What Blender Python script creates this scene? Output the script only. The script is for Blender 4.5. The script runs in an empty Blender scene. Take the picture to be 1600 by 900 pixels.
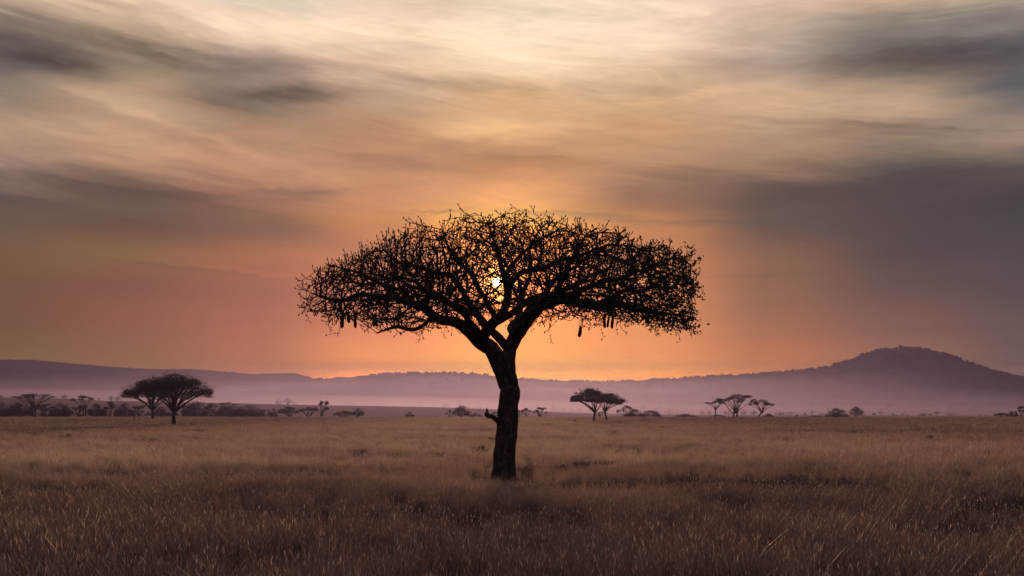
import bpy, math, random
import numpy as np
from mathutils import Vector, noise as mnoise, kdtree

random.seed(11)
rng = np.random.default_rng(11)
S = bpy.context.scene
C = S.collection

# ------------------------------------------------------------------ camera
F = 1555.0            # focal length in 1600-pixel units (35 mm)
CAM_H = 2.5
HORIZON = 651.0
cam_d = bpy.data.cameras.new('camera')
cam = bpy.data.objects.new('camera', cam_d)
C.objects.link(cam)
cam.location = (0, 0, CAM_H)
cam.rotation_euler = (math.radians(90), 0, 0)
cam_d.sensor_width = 36
cam_d.lens = F * 36 / 1600
cam_d.shift_y = (HORIZON - 450) / 1600
cam_d.clip_start = 0.1
cam_d.clip_end = 20000
S.camera = cam

S.view_settings.view_transform = 'Standard'
S.view_settings.look = 'None'
S.view_settings.exposure = 0
S.view_settings.gamma = 1
S.cycles.use_denoising = True
S.cycles.use_adaptive_sampling = True
S.cycles.adaptive_threshold = 0.01
S.cycles.max_bounces = 5
S.cycles.diffuse_bounces = 2
S.cycles.transmission_bounces = 3
S.cycles.volume_bounces = 0
S.cycles.transparent_max_bounces = 8
S.cycles.sample_clamp_indirect = 4


def P(px, py, Y):
    """a point Y metres ahead, from where it is seen in the photograph"""
    return Vector(((px - 800) / F * Y, Y, CAM_H + (HORIZON - py) / F * Y))


def lin(c):
    out = []
    for v in c[:3]:
        v = v / 255.0
        out.append(v / 12.92 if v <= 0.04045 else ((v + 0.055) / 1.055) ** 2.4)
    return np.array(out)


# ------------------------------------------------------------------ node helpers
class NT:
    def __init__(s, tree):
        s.t = tree
        s.n = tree.nodes
        s.l = tree.links

    def put(s, sock, v):
        if isinstance(v, bpy.types.NodeSocket):
            s.l.new(v, sock)
        elif v is not None:
            sock.default_value = v

    def math(s, op, a, b=None, c=None, clamp=False):
        n = s.n.new('ShaderNodeMath')
        n.operation = op
        n.use_clamp = clamp
        s.put(n.inputs[0], a)
        if b is not None:
            s.put(n.inputs[1], b)
        if c is not None:
            s.put(n.inputs[2], c)
        return n.outputs[0]

    def vec(s, op, a, b=None):
        n = s.n.new('ShaderNodeVectorMath')
        n.operation = op
        s.put(n.inputs[0], a)
        if b is not None:
            s.put(n.inputs['Scale' if op == 'SCALE' else 1], b)
        return n.outputs['Value' if op in ('DOT_PRODUCT', 'LENGTH') else 'Vector']

    def comb(s, x, y, z=0.0):
        n = s.n.new('ShaderNodeCombineXYZ')
        s.put(n.inputs[0], x)
        s.put(n.inputs[1], y)
        s.put(n.inputs[2], z)
        return n.outputs[0]

    def mix(s, f, a, b, mode='MIX', clampf=True):
        n = s.n.new('ShaderNodeMix')
        n.data_type = 'RGBA'
        n.blend_type = mode
        n.clamp_factor = clampf
        s.put(n.inputs[0], f)
        s.put(n.inputs[6], a)
        s.put(n.inputs[7], b)
        return n.outputs[2]

    def noise(s, vec, scale, detail=4, rough=0.5, dist=0.0):
        n = s.n.new('ShaderNodeTexNoise')
        s.put(n.inputs['Vector'], vec)
        n.inputs['Scale'].default_value = scale
        n.inputs['Detail'].default_value = detail
        n.inputs['Roughness'].default_value = rough
        n.inputs['Distortion'].default_value = dist
        return n.outputs['Fac']

    def smooth(s, x, a, b, lo=0.0, hi=1.0):
        n = s.n.new('ShaderNodeMapRange')
        n.interpolation_type = 'SMOOTHSTEP'
        s.put(n.inputs[0], x)
        n.inputs[1].default_value = a
        n.inputs[2].default_value = b
        n.inputs[3].default_value = lo
        n.inputs[4].default_value = hi
        return n.outputs[0]

    def ramp(s, f, stops, interp='LINEAR'):
        n = s.n.new('ShaderNodeValToRGB')
        s.put(n.inputs[0], f)
        r = n.color_ramp
        r.interpolation = interp
        while len(r.elements) < len(stops):
            r.elements.new(0.5)
        for i, (p, c) in enumerate(stops):
            r.elements[i].position = p
            r.elements[i].color = (c[0], c[1], c[2], 1)
        return n.outputs[0]


def rgb(c):
    return (float(c[0]), float(c[1]), float(c[2]), 1.0)


CAL = False
# ------------------------------------------------------------------ sun and sky
SUN_PX, SUN_PY = 777, 440
sun_dir = Vector(((SUN_PX - 800) / F, 1.0, (HORIZON - SUN_PY) / F)).normalized()
sun_el = math.asin(sun_dir.z)
sun_az = math.atan2(sun_dir.x, sun_dir.y)

HAZE_D = 0.00038       # extinction per metre
HAZE_TOP = 197.0
HAZE_FAR = 3720.0

sun_l = bpy.data.lights.new('sun', 'SUN')
sun_l.energy = 4.2
sun_l.color = (1.0, 0.58, 0.34)
sun_l.angle = math.radians(9.0)
sun_o = bpy.data.objects.new('sun', sun_l)
C.objects.link(sun_o)
sun_o.rotation_euler = (-sun_dir).to_track_quat('-Z', 'Y').to_euler()
sun_o.location = (0, -20, 60)

w = bpy.data.worlds.new('World')
S.world = w
w.use_nodes = True
wt = NT(w.node_tree)
for n in list(wt.n):
    wt.n.remove(n)
tc = wt.n.new('ShaderNodeTexCoord')
sep = wt.n.new('ShaderNodeSeparateXYZ')
wt.l.new(tc.outputs['Generated'], sep.inputs[0])
az = wt.math('ARCTAN2', sep.outputs[0], sep.outputs[1])           # 0 = straight ahead, real compass angle
el = wt.math('ARCSINE', sep.outputs[2])

# what the sky looks like through the haze: rows = elevation, columns = compass angle
COLX = [0, 200, 400, 600, 800, 1000, 1200, 1400, 1600]
ROWY = [0, 50, 100, 150, 200, 250, 300, 350, 400, 450, 500, 550, 600, 650]
SKY = [
 [(160,145,130),(120,105,98),(105,95,92),(150,130,112),(180,148,122),(165,135,118),(105,86,82),(110,88,83),(128,92,84),(125,84,76),(128,86,78),(132,95,90),(135,95,92),(135,95,92)],
 [(200,180,155),(185,160,135),(150,130,112),(195,162,132),(195,155,125),(185,143,115),(118,95,86),(112,85,79),(142,100,86),(140,90,78),(150,95,80),(152,102,90),(155,105,95),(155,105,95)],
 [(222,200,170),(235,205,170),(165,142,122),(135,116,104),(205,165,132),(200,150,118),(165,118,98),(125,93,84),(170,112,92),(168,105,84),(178,110,84),(185,115,88),(195,125,98),(195,125,98)],
 [(232,208,175),(248,218,180),(225,190,155),(185,152,125),(205,158,122),(195,142,110),(200,142,108),(205,138,104),(205,132,98),(210,130,92),(222,135,92),(235,148,98),(240,160,110),(240,160,110)],
 [(240,218,185),(253,228,190),(252,218,175),(215,172,132),(228,178,132),(195,142,104),(240,172,112),(255,195,115),(255,185,95),(255,180,85),(255,178,85),(254,178,92),(250,175,105),(250,175,105)],
 [(235,212,180),(245,218,182),(235,200,162),(205,170,135),(225,182,142),(190,145,112),(145,108,90),(200,138,104),(205,135,100),(225,142,98),(232,148,98),(240,155,102),(240,160,112),(240,160,112)],
 [(218,198,168),(195,172,145),(175,153,130),(205,172,140),(198,162,132),(172,140,117),(105,86,80),(105,84,80),(140,102,92),(150,105,92),(175,112,90),(190,118,90),(205,130,105),(205,130,105)],
 [(200,180,155),(135,125,116),(115,108,105),(190,160,132),(165,138,118),(95,84,82),(88,76,76),(90,77,78),(100,80,80),(112,86,84),(135,96,88),(150,105,94),(160,115,100),(160,115,100)],
 [(165,150,135),(120,113,110),(98,96,98),(110,105,102),(160,135,118),(110,95,90),(80,71,73),(82,73,76),(92,76,78),(98,80,82),(110,86,86),(120,92,90),(130,98,94),(130,98,94)],
]
# light the haze itself adds along a long path, per column (measured)
AIR = [(0.085,0.060,0.075)]*2 + [(0.12,0.08,0.085),(0.17,0.10,0.10),(0.20,0.12,0.11),(0.17,0.10,0.10),(0.12,0.08,0.085)] + [(0.085,0.060,0.075)]*2
ELMAX = math.radians(25)
GAIN = 8.0


LTAB = [[[0.211, 0.01, 0.01], [0.211, 0.01, 0.01], [0.513, 0.22, 0.01], [0.51, 0.279, 0.032], [0.348, 0.184, 0.029], [0.267, 0.116, 0.01], [0.222, 0.081, 0.01], [0.196, 0.071, 0.01], [0.186, 0.072, 0.01], [0.191, 0.089, 0.014], [0.172, 0.089, 0.028], [0.135, 0.079, 0.035], [0.116, 0.074, 0.048], [0.101, 0.066, 0.055], [0.25, 0.16, 0.118], [0.431, 0.276, 0.195], [0.485, 0.311, 0.202], [0.516, 0.335, 0.206], [0.401, 0.279, 0.18], [0.283, 0.214, 0.148], [0.154, 0.127, 0.106], [0.144, 0.118, 0.102], [0.176, 0.134, 0.109], [0.406, 0.297, 0.216], [0.783, 0.567, 0.38], [0.783, 0.567, 0.38], [0.783, 0.567, 0.38], [0.783, 0.567, 0.38], [0.783, 0.567, 0.38], [0.783, 0.567, 0.38]], [[0.574, 0.01, 0.01], [0.574, 0.01, 0.01], [0.63, 0.154, 0.01], [0.632, 0.254, 0.01], [0.484, 0.181, 0.01], [0.374, 0.118, 0.01], [0.323, 0.081, 0.01], [0.263, 0.067, 0.01], [0.212, 0.05, 0.01], [0.213, 0.073, 0.01], [0.212, 0.094, 0.01], [0.139, 0.06, 0.01], [0.087, 0.039, 0.01], [0.111, 0.063, 0.039], [0.166, 0.1, 0.068], [0.384, 0.214, 0.124], [0.563, 0.313, 0.175], [0.593, 0.343, 0.195], [0.616, 0.375, 0.218], [0.619, 0.397, 0.237], [0.521, 0.354, 0.214], [0.338, 0.247, 0.162], [0.411, 0.304, 0.201], [0.541, 0.393, 0.257], [0.654, 0.476, 0.322], [0.892, 0.641, 0.445], [0.892, 0.641, 0.445], [0.892, 0.641, 0.445], [0.892, 0.641, 0.445], [0.892, 0.641, 0.445]], [[4.321, 0.118, 0.01], [4.321, 0.118, 0.01], [1.765, 0.217, 0.01], [1.113, 0.3, 0.01], [0.836, 0.198, 0.01], [0.613, 0.133, 0.01], [0.487, 0.093, 0.01], [0.398, 0.071, 0.01], [0.328, 0.053, 0.01], [0.326, 0.064, 0.01], [0.363, 0.085, 0.01], [0.277, 0.072, 0.01], [0.158, 0.04, 0.01], [0.195, 0.068, 0.02], [0.296, 0.112, 0.059], [0.429, 0.19, 0.1], [0.581, 0.286, 0.147], [0.543, 0.281, 0.145], [0.455, 0.254, 0.134], [0.325, 0.203, 0.12], [0.193, 0.143, 0.105], [0.292, 0.214, 0.165], [0.387, 0.279, 0.218], [0.749, 0.54, 0.387], [0.969, 0.715, 0.504], [0.895, 0.678, 0.493], [0.787, 0.656, 0.51], [0.787, 0.656, 0.51], [0.787, 0.656, 0.51], [0.787, 0.656, 0.51]], [[7.9, 3.333, 0.01], [7.9, 3.333, 0.01], [7.547, 1.985, 0.01], [2.511, 0.71, 0.01], [2.006, 0.55, 0.01], [1.428, 0.332, 0.01], [1.036, 0.19, 0.01], [0.82, 0.126, 0.01], [0.692, 0.103, 0.01], [0.607, 0.091, 0.01], [0.574, 0.106, 0.01], [0.549, 0.119, 0.01], [0.545, 0.141, 0.01], [0.542, 0.162, 0.017], [0.521, 0.182, 0.058], [0.505, 0.194, 0.075], [0.492, 0.201, 0.085], [0.475, 0.208, 0.093], [0.435, 0.206, 0.093], [0.424, 0.223, 0.111], [0.433, 0.263, 0.149], [0.54, 0.354, 0.225], [0.739, 0.493, 0.328], [0.912, 0.637, 0.435], [1.041, 0.764, 0.528], [1.025, 0.773, 0.546], [0.925, 0.716, 0.52], [0.925, 0.716, 0.52], [0.925, 0.716, 0.52], [0.925, 0.716, 0.52]], [[7.9, 5.076, 0.01], [7.9, 5.076, 0.01], [7.255, 2.557, 0.01], [2.895, 1.083, 0.01], [2.365, 0.899, 0.01], [2.608, 0.661, 0.01], [2.641, 0.558, 0.01], [2.475, 0.495, 0.01], [2.204, 0.462, 0.01], [2.016, 0.448, 0.01], [1.877, 0.459, 0.01], [1.772, 0.463, 0.01], [1.688, 0.459, 0.01], [1.097, 0.449, 0.027], [1.001, 0.403, 0.065], [0.874, 0.335, 0.089], [0.574, 0.213, 0.052], [0.397, 0.153, 0.048], [0.641, 0.326, 0.135], [0.765, 0.432, 0.193], [0.714, 0.409, 0.193], [0.725, 0.448, 0.237], [0.96, 0.678, 0.417], [1.106, 0.811, 0.533], [1.107, 0.864, 0.599], [1.069, 0.865, 0.619], [1.013, 0.812, 0.592], [0.857, 0.665, 0.585], [0.857, 0.665, 0.585], [0.857, 0.665, 0.585]], [[7.9, 3.305, 0.01], [7.9, 3.305, 0.01], [5.681, 1.674, 0.01], [2.641, 0.885, 0.01], [1.988, 0.594, 0.01], [1.514, 0.428, 0.01], [1.243, 0.331, 0.01], [1.048, 0.261, 0.01], [0.931, 0.223, 0.01], [0.807, 0.19, 0.01], [0.656, 0.163, 0.01], [0.573, 0.156, 0.01], [0.551, 0.169, 0.01], [0.466, 0.155, 0.018], [0.233, 0.075, 0.016], [0.185, 0.076, 0.034], [0.377, 0.184, 0.083], [0.482, 0.248, 0.112], [0.533, 0.28, 0.123], [0.574, 0.318, 0.149], [0.603, 0.375, 0.199], [0.698, 0.466, 0.275], [0.868, 0.592, 0.379], [0.978, 0.698, 0.475], [1.04, 0.785, 0.551], [1.02, 0.788, 0.569], [0.965, 0.756, 0.561], [0.965, 0.756, 0.561], [0.965, 0.756, 0.561], [0.965, 0.756, 0.561]], [[7.861, 1.662, 0.01], [7.861, 1.662, 0.01], [3.135, 0.73, 0.01], [1.537, 0.448, 0.01], [1.066, 0.281, 0.01], [0.643, 0.176, 0.01], [0.434, 0.127, 0.01], [0.293, 0.092, 0.01], [0.23, 0.079, 0.01], [0.189, 0.066, 0.01], [0.175, 0.062, 0.01], [0.109, 0.038, 0.01], [0.02, 0.01, 0.01], [0.01, 0.01, 0.01], [0.01, 0.01, 0.01], [0.15, 0.088, 0.056], [0.326, 0.185, 0.102], [0.45, 0.269, 0.152], [0.583, 0.368, 0.217], [0.657, 0.417, 0.246], [0.719, 0.458, 0.268], [0.596, 0.403, 0.266], [0.469, 0.348, 0.264], [0.567, 0.421, 0.313], [0.646, 0.481, 0.355], [0.736, 0.536, 0.398], [0.889, 0.627, 0.477], [0.889, 0.627, 0.477], [0.889, 0.627, 0.477], [0.889, 0.627, 0.477]], [[2.439, 1.198, 0.01], [2.439, 1.198, 0.01], [1.453, 0.706, 0.107], [0.743, 0.325, 0.138], [0.583, 0.24, 0.117], [0.324, 0.132, 0.079], [0.228, 0.09, 0.059], [0.144, 0.063, 0.052], [0.067, 0.038, 0.042], [0.045, 0.028, 0.035], [0.02, 0.017, 0.029], [0.01, 0.018, 0.029], [0.01, 0.016, 0.027], [0.01, 0.018, 0.027], [0.01, 0.022, 0.028], [0.026, 0.035, 0.038], [0.1, 0.084, 0.068], [0.29, 0.203, 0.139], [0.455, 0.309, 0.2], [0.545, 0.372, 0.232], [0.448, 0.321, 0.211], [0.196, 0.171, 0.144], [0.188, 0.173, 0.151], [0.242, 0.214, 0.175], [0.421, 0.318, 0.236], [0.75, 0.504, 0.341], [0.75, 0.504, 0.341], [0.75, 0.504, 0.341], [0.75, 0.504, 0.341], [0.75, 0.504, 0.341]], [[1.678, 1.279, 0.418], [1.678, 1.279, 0.418], [1.014, 0.598, 0.406], [0.469, 0.296, 0.22], [0.253, 0.159, 0.135], [0.176, 0.113, 0.105], [0.126, 0.085, 0.087], [0.079, 0.061, 0.069], [0.057, 0.05, 0.059], [0.048, 0.042, 0.051], [0.034, 0.035, 0.045], [0.02, 0.032, 0.042], [0.014, 0.03, 0.038], [0.01, 0.025, 0.033], [0.067, 0.061, 0.056], [0.109, 0.09, 0.078], [0.268, 0.191, 0.14], [0.379, 0.266, 0.19], [0.231, 0.189, 0.152], [0.134, 0.136, 0.128], [0.105, 0.113, 0.117], [0.134, 0.135, 0.132], [0.184, 0.17, 0.157], [0.306, 0.261, 0.213], [0.532, 0.427, 0.308], [0.532, 0.427, 0.308], [0.532, 0.427, 0.308], [0.532, 0.427, 0.308], [0.532, 0.427, 0.308], [0.532, 0.427, 0.308]]]


def haze_T(e):
    L = min(HAZE_FAR / math.cos(e), (HAZE_TOP - CAM_H) / max(math.sin(e), 1e-4))
    return math.exp(-HAZE_D * L)


for _c, _r, _q in [(0, 0, (192, 166, 143)), (1, 0, (216, 187, 160)), (2, 4, (178, 140, 112)), (3, 4, (184, 140, 109)), (2, 7, (135, 98, 86)), (5, 4, (200, 154, 116)),
                   (6, 3, (211, 173, 140)), (6, 5, (166, 130, 106)), (6, 10, (166, 110, 96)), (4, 5, (184, 131, 97)), (4, 6, (247, 174, 117)),
                   (6, 0, (214, 186, 158)), (7, 0, (192, 164, 142)), (3, 11, (240, 152, 104)), (3, 12, (244, 160, 112)), (4, 7, (255, 185, 112))]:
    SKY[_c][_r] = _q
for _c in range(9):
    for _r in range(len(ROWY)):
        q = list(SKY[_c][_r])
        if _r >= 7 and _c <= 6:
            q[2] *= 0.91
        if _r >= 8 and _c <= 1:
            q = [q[0] * .96, q[1] * 1.0, q[2] * .92]
        if _r >= 9 and _c in (2, 6):
            q = [q[0] * .97, q[1] * 1.0, q[2] * .98]
        if _r >= 5 and _c >= 7:
            q = [q[0] * .96, q[1] * .97, q[2] * .97]
        if _r <= 2 and 2 <= _c <= 6:
            q = [q[0] + 5, q[1] + 3, q[2] + 9]
        SKY[_c][_r] = tuple(min(255, v) for v in q)


def sky_cols():
    cols = []
    for ci, cx in enumerate(COLX):
        a = math.atan((cx - 800) / F)
        stops = []
        N = 30
        for k in range(N):
            e = ELMAX * (k / (N - 1))
            py = HORIZON - math.tan(e) / math.cos(a) * F
            obs = np.array([np.interp(py, ROWY, [lin(v)[j] for v in SKY[ci]]) for j in range(3)])
            T = haze_T(e)
            L = (obs - np.array(AIR[ci]) * (1 - T)) / T
            if LTAB is not None:
                L = np.array(LTAB[ci][k])
            L = np.maximum(L, 0.015) / GAIN
            stops.append((k / (N - 1), L))
        cols.append(stops)
    return cols


# wispy warp of the lookup
azel = wt.comb(wt.math('MULTIPLY', az, 1.0), wt.math('MULTIPLY', el, 4.2))
azel2 = wt.comb(wt.math('MULTIPLY_ADD', el, 0.8, az), wt.math('MULTIPLY', wt.math('MULTIPLY_ADD', az, 0.10, el), 7.0))
w1 = wt.noise(azel, 3.2, 5, 0.55, 0.6)
w2 = wt.noise(azel2, 5.5, 7, 0.60, 0.9)
w3 = wt.noise(wt.vec('ADD', azel2, (7.3, 2.1, 4.0)), 2.6, 8, 0.62, 0.5)
c1 = wt.math('SUBTRACT', w1, 0.5)
c2 = wt.math('SUBTRACT', w2, 0.5)
c3 = wt.math('SUBTRACT', w3, 0.5)
hi = wt.smooth(el, 0.10, 0.22)                        # the warp is weaker in the smooth band low down
wamp = wt.math('MULTIPLY_ADD', hi, 0.0 if CAL else 0.75, 0.0 if CAL else 0.15)
el_w = wt.math('ADD', el, wt.math('MULTIPLY', wt.math('ADD', wt.math('MULTIPLY', c1, 0.045), wt.math('MULTIPLY', c2, 0.035)), wamp))
az_w = wt.math('ADD', az, wt.math('MULTIPLY', c3, wt.math('MULTIPLY', wamp, 0.16)))
v = wt.math('DIVIDE', el_w, ELMAX, clamp=True)
col = None
cols = sky_cols()
AZC = [math.atan((x - 800) / F) for x in COLX]
for i, st in enumerate(cols):
    r = wt.ramp(v, st, 'CARDINAL')
    if col is None:
        col = r
    else:
        f = wt.smooth(az_w, AZC[i - 1], AZC[i])
        col = wt.mix(f, col, r)
col = wt.vec('SCALE', col, GAIN)

# separate cloud streaks: (px, py, half-length, half-height, tilt degrees, strength (<0 darkens), ragged)
STREAKS = [
 (440, 147, 85, 11, -4, -0.62), (330, 160, 60, 8, 5, -0.22), (70, 100, 75, 10, 3, -0.40), (230, 88, 110, 9, 6, -0.30),
 (700, 130, 140, 9, 2, -0.18), (1500, 95, 130, 17, 4, -0.30), (1330, 98, 90, 12, -3, -0.22),
 (300, 418, 110, 2.6, 2, -0.18), (330, 413, 100, 1.8, 2, 0.16), (420, 423, 55, 1.8, 3, 0.18),
 (690, 328, 40, 2.0, -2, -0.30), 
 (1180, 435, 80, 2.5, 0, -0.16), (1290, 377, 70, 3, 3, 0.12), (1500, 408, 50, 3, 4, 0.14),
 (250, 190, 160, 5, 14, 0.16), (760, 205, 150, 8, -3, 0.14), (640, 262, 170, 8, 3, -0.10), (1130, 140, 150, 7, -6, 0.12),
 (300, 60, 120, 4, 10, -0.10), (560, 92, 90, 4, 4, 0.10), (470, 235, 200, 6, 6, -0.10), (1250, 190, 110, 6, 8, -0.12),
]
sfac = None
waz = wt.math('ADD', az, wt.math('MULTIPLY', c2, 0.05))
wel = wt.math('ADD', el, wt.math('MULTIPLY', c3, 0.022))
rw = wt.noise(wt.comb(wt.math('MULTIPLY', az, 1.0), wt.math('MULTIPLY', el, 2.2)), 26, 5, 0.6, 0.5)
wel = wt.math('ADD', wel, wt.math('MULTIPLY', wt.math('SUBTRACT', rw, 0.5), 0.018))
for (px, py, sx, sy, tilt, amp) in STREAKS:
    a0 = math.atan((px - 800) / F)
    e0 = math.atan((HORIZON - py) / F * math.cos(a0))
    t = math.radians(-tilt)
    dx = wt.math('SUBTRACT', waz, a0)
    dy = wt.math('SUBTRACT', wel, e0)
    k = F
    u = wt.math('ADD', wt.math('MULTIPLY', dx, k * math.cos(t) / sx), wt.math('MULTIPLY', dy, k * math.sin(t) / sx))
    q = wt.math('ADD', wt.math('MULTIPLY', dx, -k * math.sin(t) / sy), wt.math('MULTIPLY', dy, k * math.cos(t) / sy))
    g = wt.math('EXPONENT', wt.math('MULTIPLY', wt.math('MULTIPLY_ADD', u, u, wt.math('MULTIPLY', q, q)), -0.7))
    g = wt.math('MULTIPLY', g, amp * 1.3)
    sfac = g if sfac is None else wt.math('ADD', sfac, g)
BANKS = [(110, 284, 230, 4, 30, 5, -0.26), (215, 283, 120, 3, 16, 7, -0.22), (335, 304, 60, 3, 12, 6, -0.26), (430, 297, 42, 3, 9, -3, -0.30), (500, 300, 34, 2.5, 8, -5, -0.32), (455, 312, 60, 3, 9, 0, -0.18),
         (60, 62, 90, 4, 22, 8, -0.22), (290, 80, 130, 3, 14, 3, -0.20), (890, 333, 85, 2.5, 8, 4, -0.34), (1050, 346, 90, 2.5, 7, 2, -0.20), (1420, 200, 120, 4, 18, 9, -0.18), (1500, 60, 120, 4, 26, 5, -0.18)]
rw2 = wt.noise(wt.comb(az, wt.math('MULTIPLY', el, 1.5), 21.0), 34, 6, 0.62, 0.6)
wel2 = wt.math('ADD', el, wt.math('ADD', wt.math('MULTIPLY', c3, 0.006), wt.math('MULTIPLY', wt.math('SUBTRACT', rw2, 0.5), 0.011)))
for (px, py, sx, st_, sb_, tilt, amp) in BANKS:
    a0 = math.atan((px - 800) / F)
    e0 = math.atan((HORIZON - py) / F * math.cos(a0))
    t = math.radians(-tilt)
    dx = wt.math('SUBTRACT', waz, a0)
    dy = wt.math('SUBTRACT', wel2, e0)
    u = wt.math('ADD', wt.math('MULTIPLY', dx, F * math.cos(t) / sx), wt.math('MULTIPLY', dy, F * math.sin(t) / sx))
    q = wt.math('ADD', wt.math('MULTIPLY', dx, -F * math.sin(t)), wt.math('MULTIPLY', dy, F * math.cos(t)))
    q = wt.math('ADD', wt.math('MULTIPLY', wt.math('MAXIMUM', q, 0.0), 1 / st_), wt.math('MULTIPLY', wt.math('MINIMUM', q, 0.0), 1 / sb_))
    g = wt.math('EXPONENT', wt.math('MULTIPLY', wt.math('MULTIPLY_ADD', u, u, wt.math('MULTIPLY', q, q)), -0.7))
    sfac = wt.math('ADD', sfac, wt.math('MULTIPLY', g, amp * 1.3))
# fine fibres everywhere
azel4 = wt.comb(wt.math('MULTIPLY_ADD', el, 1.6, az), wt.math('MULTIPLY', wt.math('MULTIPLY_ADD', az, 0.16, el), 5.0), 3.0)
azel5 = wt.comb(wt.math('MULTIPLY_ADD', el, -1.2, az), wt.math('MULTIPLY', wt.math('MULTIPLY_ADD', az, -0.07, el), 8.0), 11.0)
w4 = wt.noise(wt.vec('ADD', azel4, wt.vec('SCALE', wt.comb(c2, c3), 0.25)), 9.0, 8, 0.66, 0.3)
w5 = wt.noise(wt.vec('ADD', azel5, wt.vec('SCALE', wt.comb(c3, c2), 0.2)), 6.0, 9, 0.70, 0.2)
w6 = wt.noise(wt.comb(az, wt.math('MULTIPLY', el, 1.7), 5.0), 11.0, 7, 0.62, 0.4)
fine = wt.math('ADD', wt.math('MULTIPLY', wt.math('SUBTRACT', w4, 0.5), 1.1), wt.math('ADD', wt.math('MULTIPLY', wt.math('SUBTRACT', w5, 0.5), 1.1), wt.math('MULTIPLY', wt.math('SUBTRACT', w6, 0.5), 0.35)))
fib = wt.math('MULTIPLY', wt.math('ADD', fine, wt.math('ADD', c2, c3)), wt.math('MULTIPLY_ADD', hi, 0.46, 0.08))
sfac = wt.math('ADD', wt.math('ADD', sfac, fib), 1.0)
sfac = wt.math('MAXIMUM', sfac, 0.25)
if CAL:
    sfac = 1.0
col = wt.vec('SCALE', col, sfac)

# sun disc and aureole (gives off light)
sd = wt.vec('DOT_PRODUCT', tc.outputs['Generated'], tuple(sun_dir))
ang = wt.math('ARCCOSINE', wt.math('MINIMUM', sd, 0.9999999))
def gauss(sig_deg):
    q = wt.math('DIVIDE', ang, math.radians(sig_deg))
    return wt.math('EXPONENT', wt.math('MULTIPLY', wt.math('MULTIPLY', q, q), -0.5))
disc = wt.smooth(ang, math.radians(0.16), math.radians(0.33), 1.0, 0.0)
glow = wt.vec('ADD', wt.vec('SCALE', wt.comb(60.0, 46.0, 26.0), disc),
              wt.vec('ADD', wt.vec('SCALE', wt.comb(4.5, 2.2, 0.55), gauss(0.65)),
                     wt.vec('SCALE', wt.comb(0.25, 0.09, 0.01), gauss(2.2))))

# the rest of the dome: above the photograph and behind the camera
zen = wt.mix(wt.smooth(el, math.radians(22), math.radians(60)), rgb((0.64, 0.50, 0.46)), rgb((0.50, 0.41, 0.52)))
back = wt.mix(wt.smooth(el, 0.0, math.radians(50)), rgb((0.13, 0.10, 0.14)), rgb((0.42, 0.34, 0.44)))
col = wt.mix(wt.smooth(el, math.radians(23), math.radians(38)), col, zen)
aaz = wt.math('ABSOLUTE', az)
col = wt.mix(wt.smooth(aaz, math.radians(29), math.radians(100)), col, back)
if not CAL:
    col = wt.vec('ADD', col, glow)
col = wt.mix(wt.smooth(el, -0.06, -0.01), rgb((0.03, 0.022, 0.022)), col)
bg = wt.n.new('ShaderNodeBackground')
wt.l.new(col, bg.inputs[0])
bg.inputs[1].default_value = 1.0
nis = wt.n.new('ShaderNodeTexSky')
nis.sky_type = 'NISHITA'
nis.sun_disc = False
nis.sun_elevation = sun_el
nis.sun_rotation = sun_az
nis.dust_density = 3.0
bgn = wt.n.new('ShaderNodeBackground')
wt.l.new(nis.outputs[0], bgn.inputs[0])
bgn.inputs[1].default_value = 0.004
add = wt.n.new('ShaderNodeAddShader')
wt.l.new(bg.outputs[0], add.inputs[0])
wt.l.new(bgn.outputs[0], add.inputs[1])
wo = wt.n.new('ShaderNodeOutputWorld')
wt.l.new(add.outputs[0], wo.inputs[0])
w.cycles.sampling_method = 'MANUAL'
w.cycles.sample_map_resolution = 2048


# ------------------------------------------------------------------ object helpers
def link(name, me, mat, parent=None):
    o = bpy.data.objects.new(name, me)
    C.objects.link(o)
    if mat:
        me.materials.append(mat)
    if parent:
        o.parent = parent
    return o


def mesh(name, V, Fc, smooth=False):
    me = bpy.data.meshes.new(name)
    V = np.asarray(V, dtype=np.float32)
    Fc = np.asarray(Fc, dtype=np.int32)
    k = Fc.shape[1]
    me.vertices.add(len(V))
    me.vertices.foreach_set('co', V.ravel())
    me.loops.add(Fc.size)
    me.loops.foreach_set('vertex_index', Fc.ravel())
    me.polygons.add(len(Fc))
    me.polygons.foreach_set('loop_start', np.arange(0, Fc.size, k, dtype=np.int32))
    if smooth:
        me.polygons.foreach_set('use_smooth', np.ones(len(Fc), dtype=bool))
    me.update(calc_edges=True)
    return me


def tag(o, label=None, cat=None, group=None, kind=None):
    if label:
        o['label'] = label
    if cat:
        o['category'] = cat
    if group:
        o['group'] = group
    if kind:
        o['kind'] = kind
    return o


def empty(name, loc):
    o = bpy.data.objects.new(name, None)
    C.objects.link(o)
    o.location = loc
    o.empty_display_size = 0.5
    return o


def material(name, builder, rough=0.9, spec=0.1):
    m = bpy.data.materials.new(name)
    m.use_nodes = True
    t = NT(m.node_tree)
    b = t.n['Principled BSDF']
    b.inputs['Roughness'].default_value = rough
    b.inputs['Specular IOR Level'].default_value = spec
    builder(t, b)
    return m


# ------------------------------------------------------------------ terrain heights
def sm(a, b, x):
    t = np.clip((x - a) / (b - a), 0, 1)
    return t * t * (3 - 2 * t)


def wob(x, y, s, seed=0.0):
    return (np.sin(x / s * 1.0 + 1.3 + seed) * np.cos(y / s * 0.83 + seed * 2.1) +
            0.5 * np.sin(x / s * 2.3 + y / s * 1.7 + seed * 3.3) + 0.3 * np.cos(y / s * 3.9 - x / s * 2.1 + seed)) / 1.8


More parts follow.
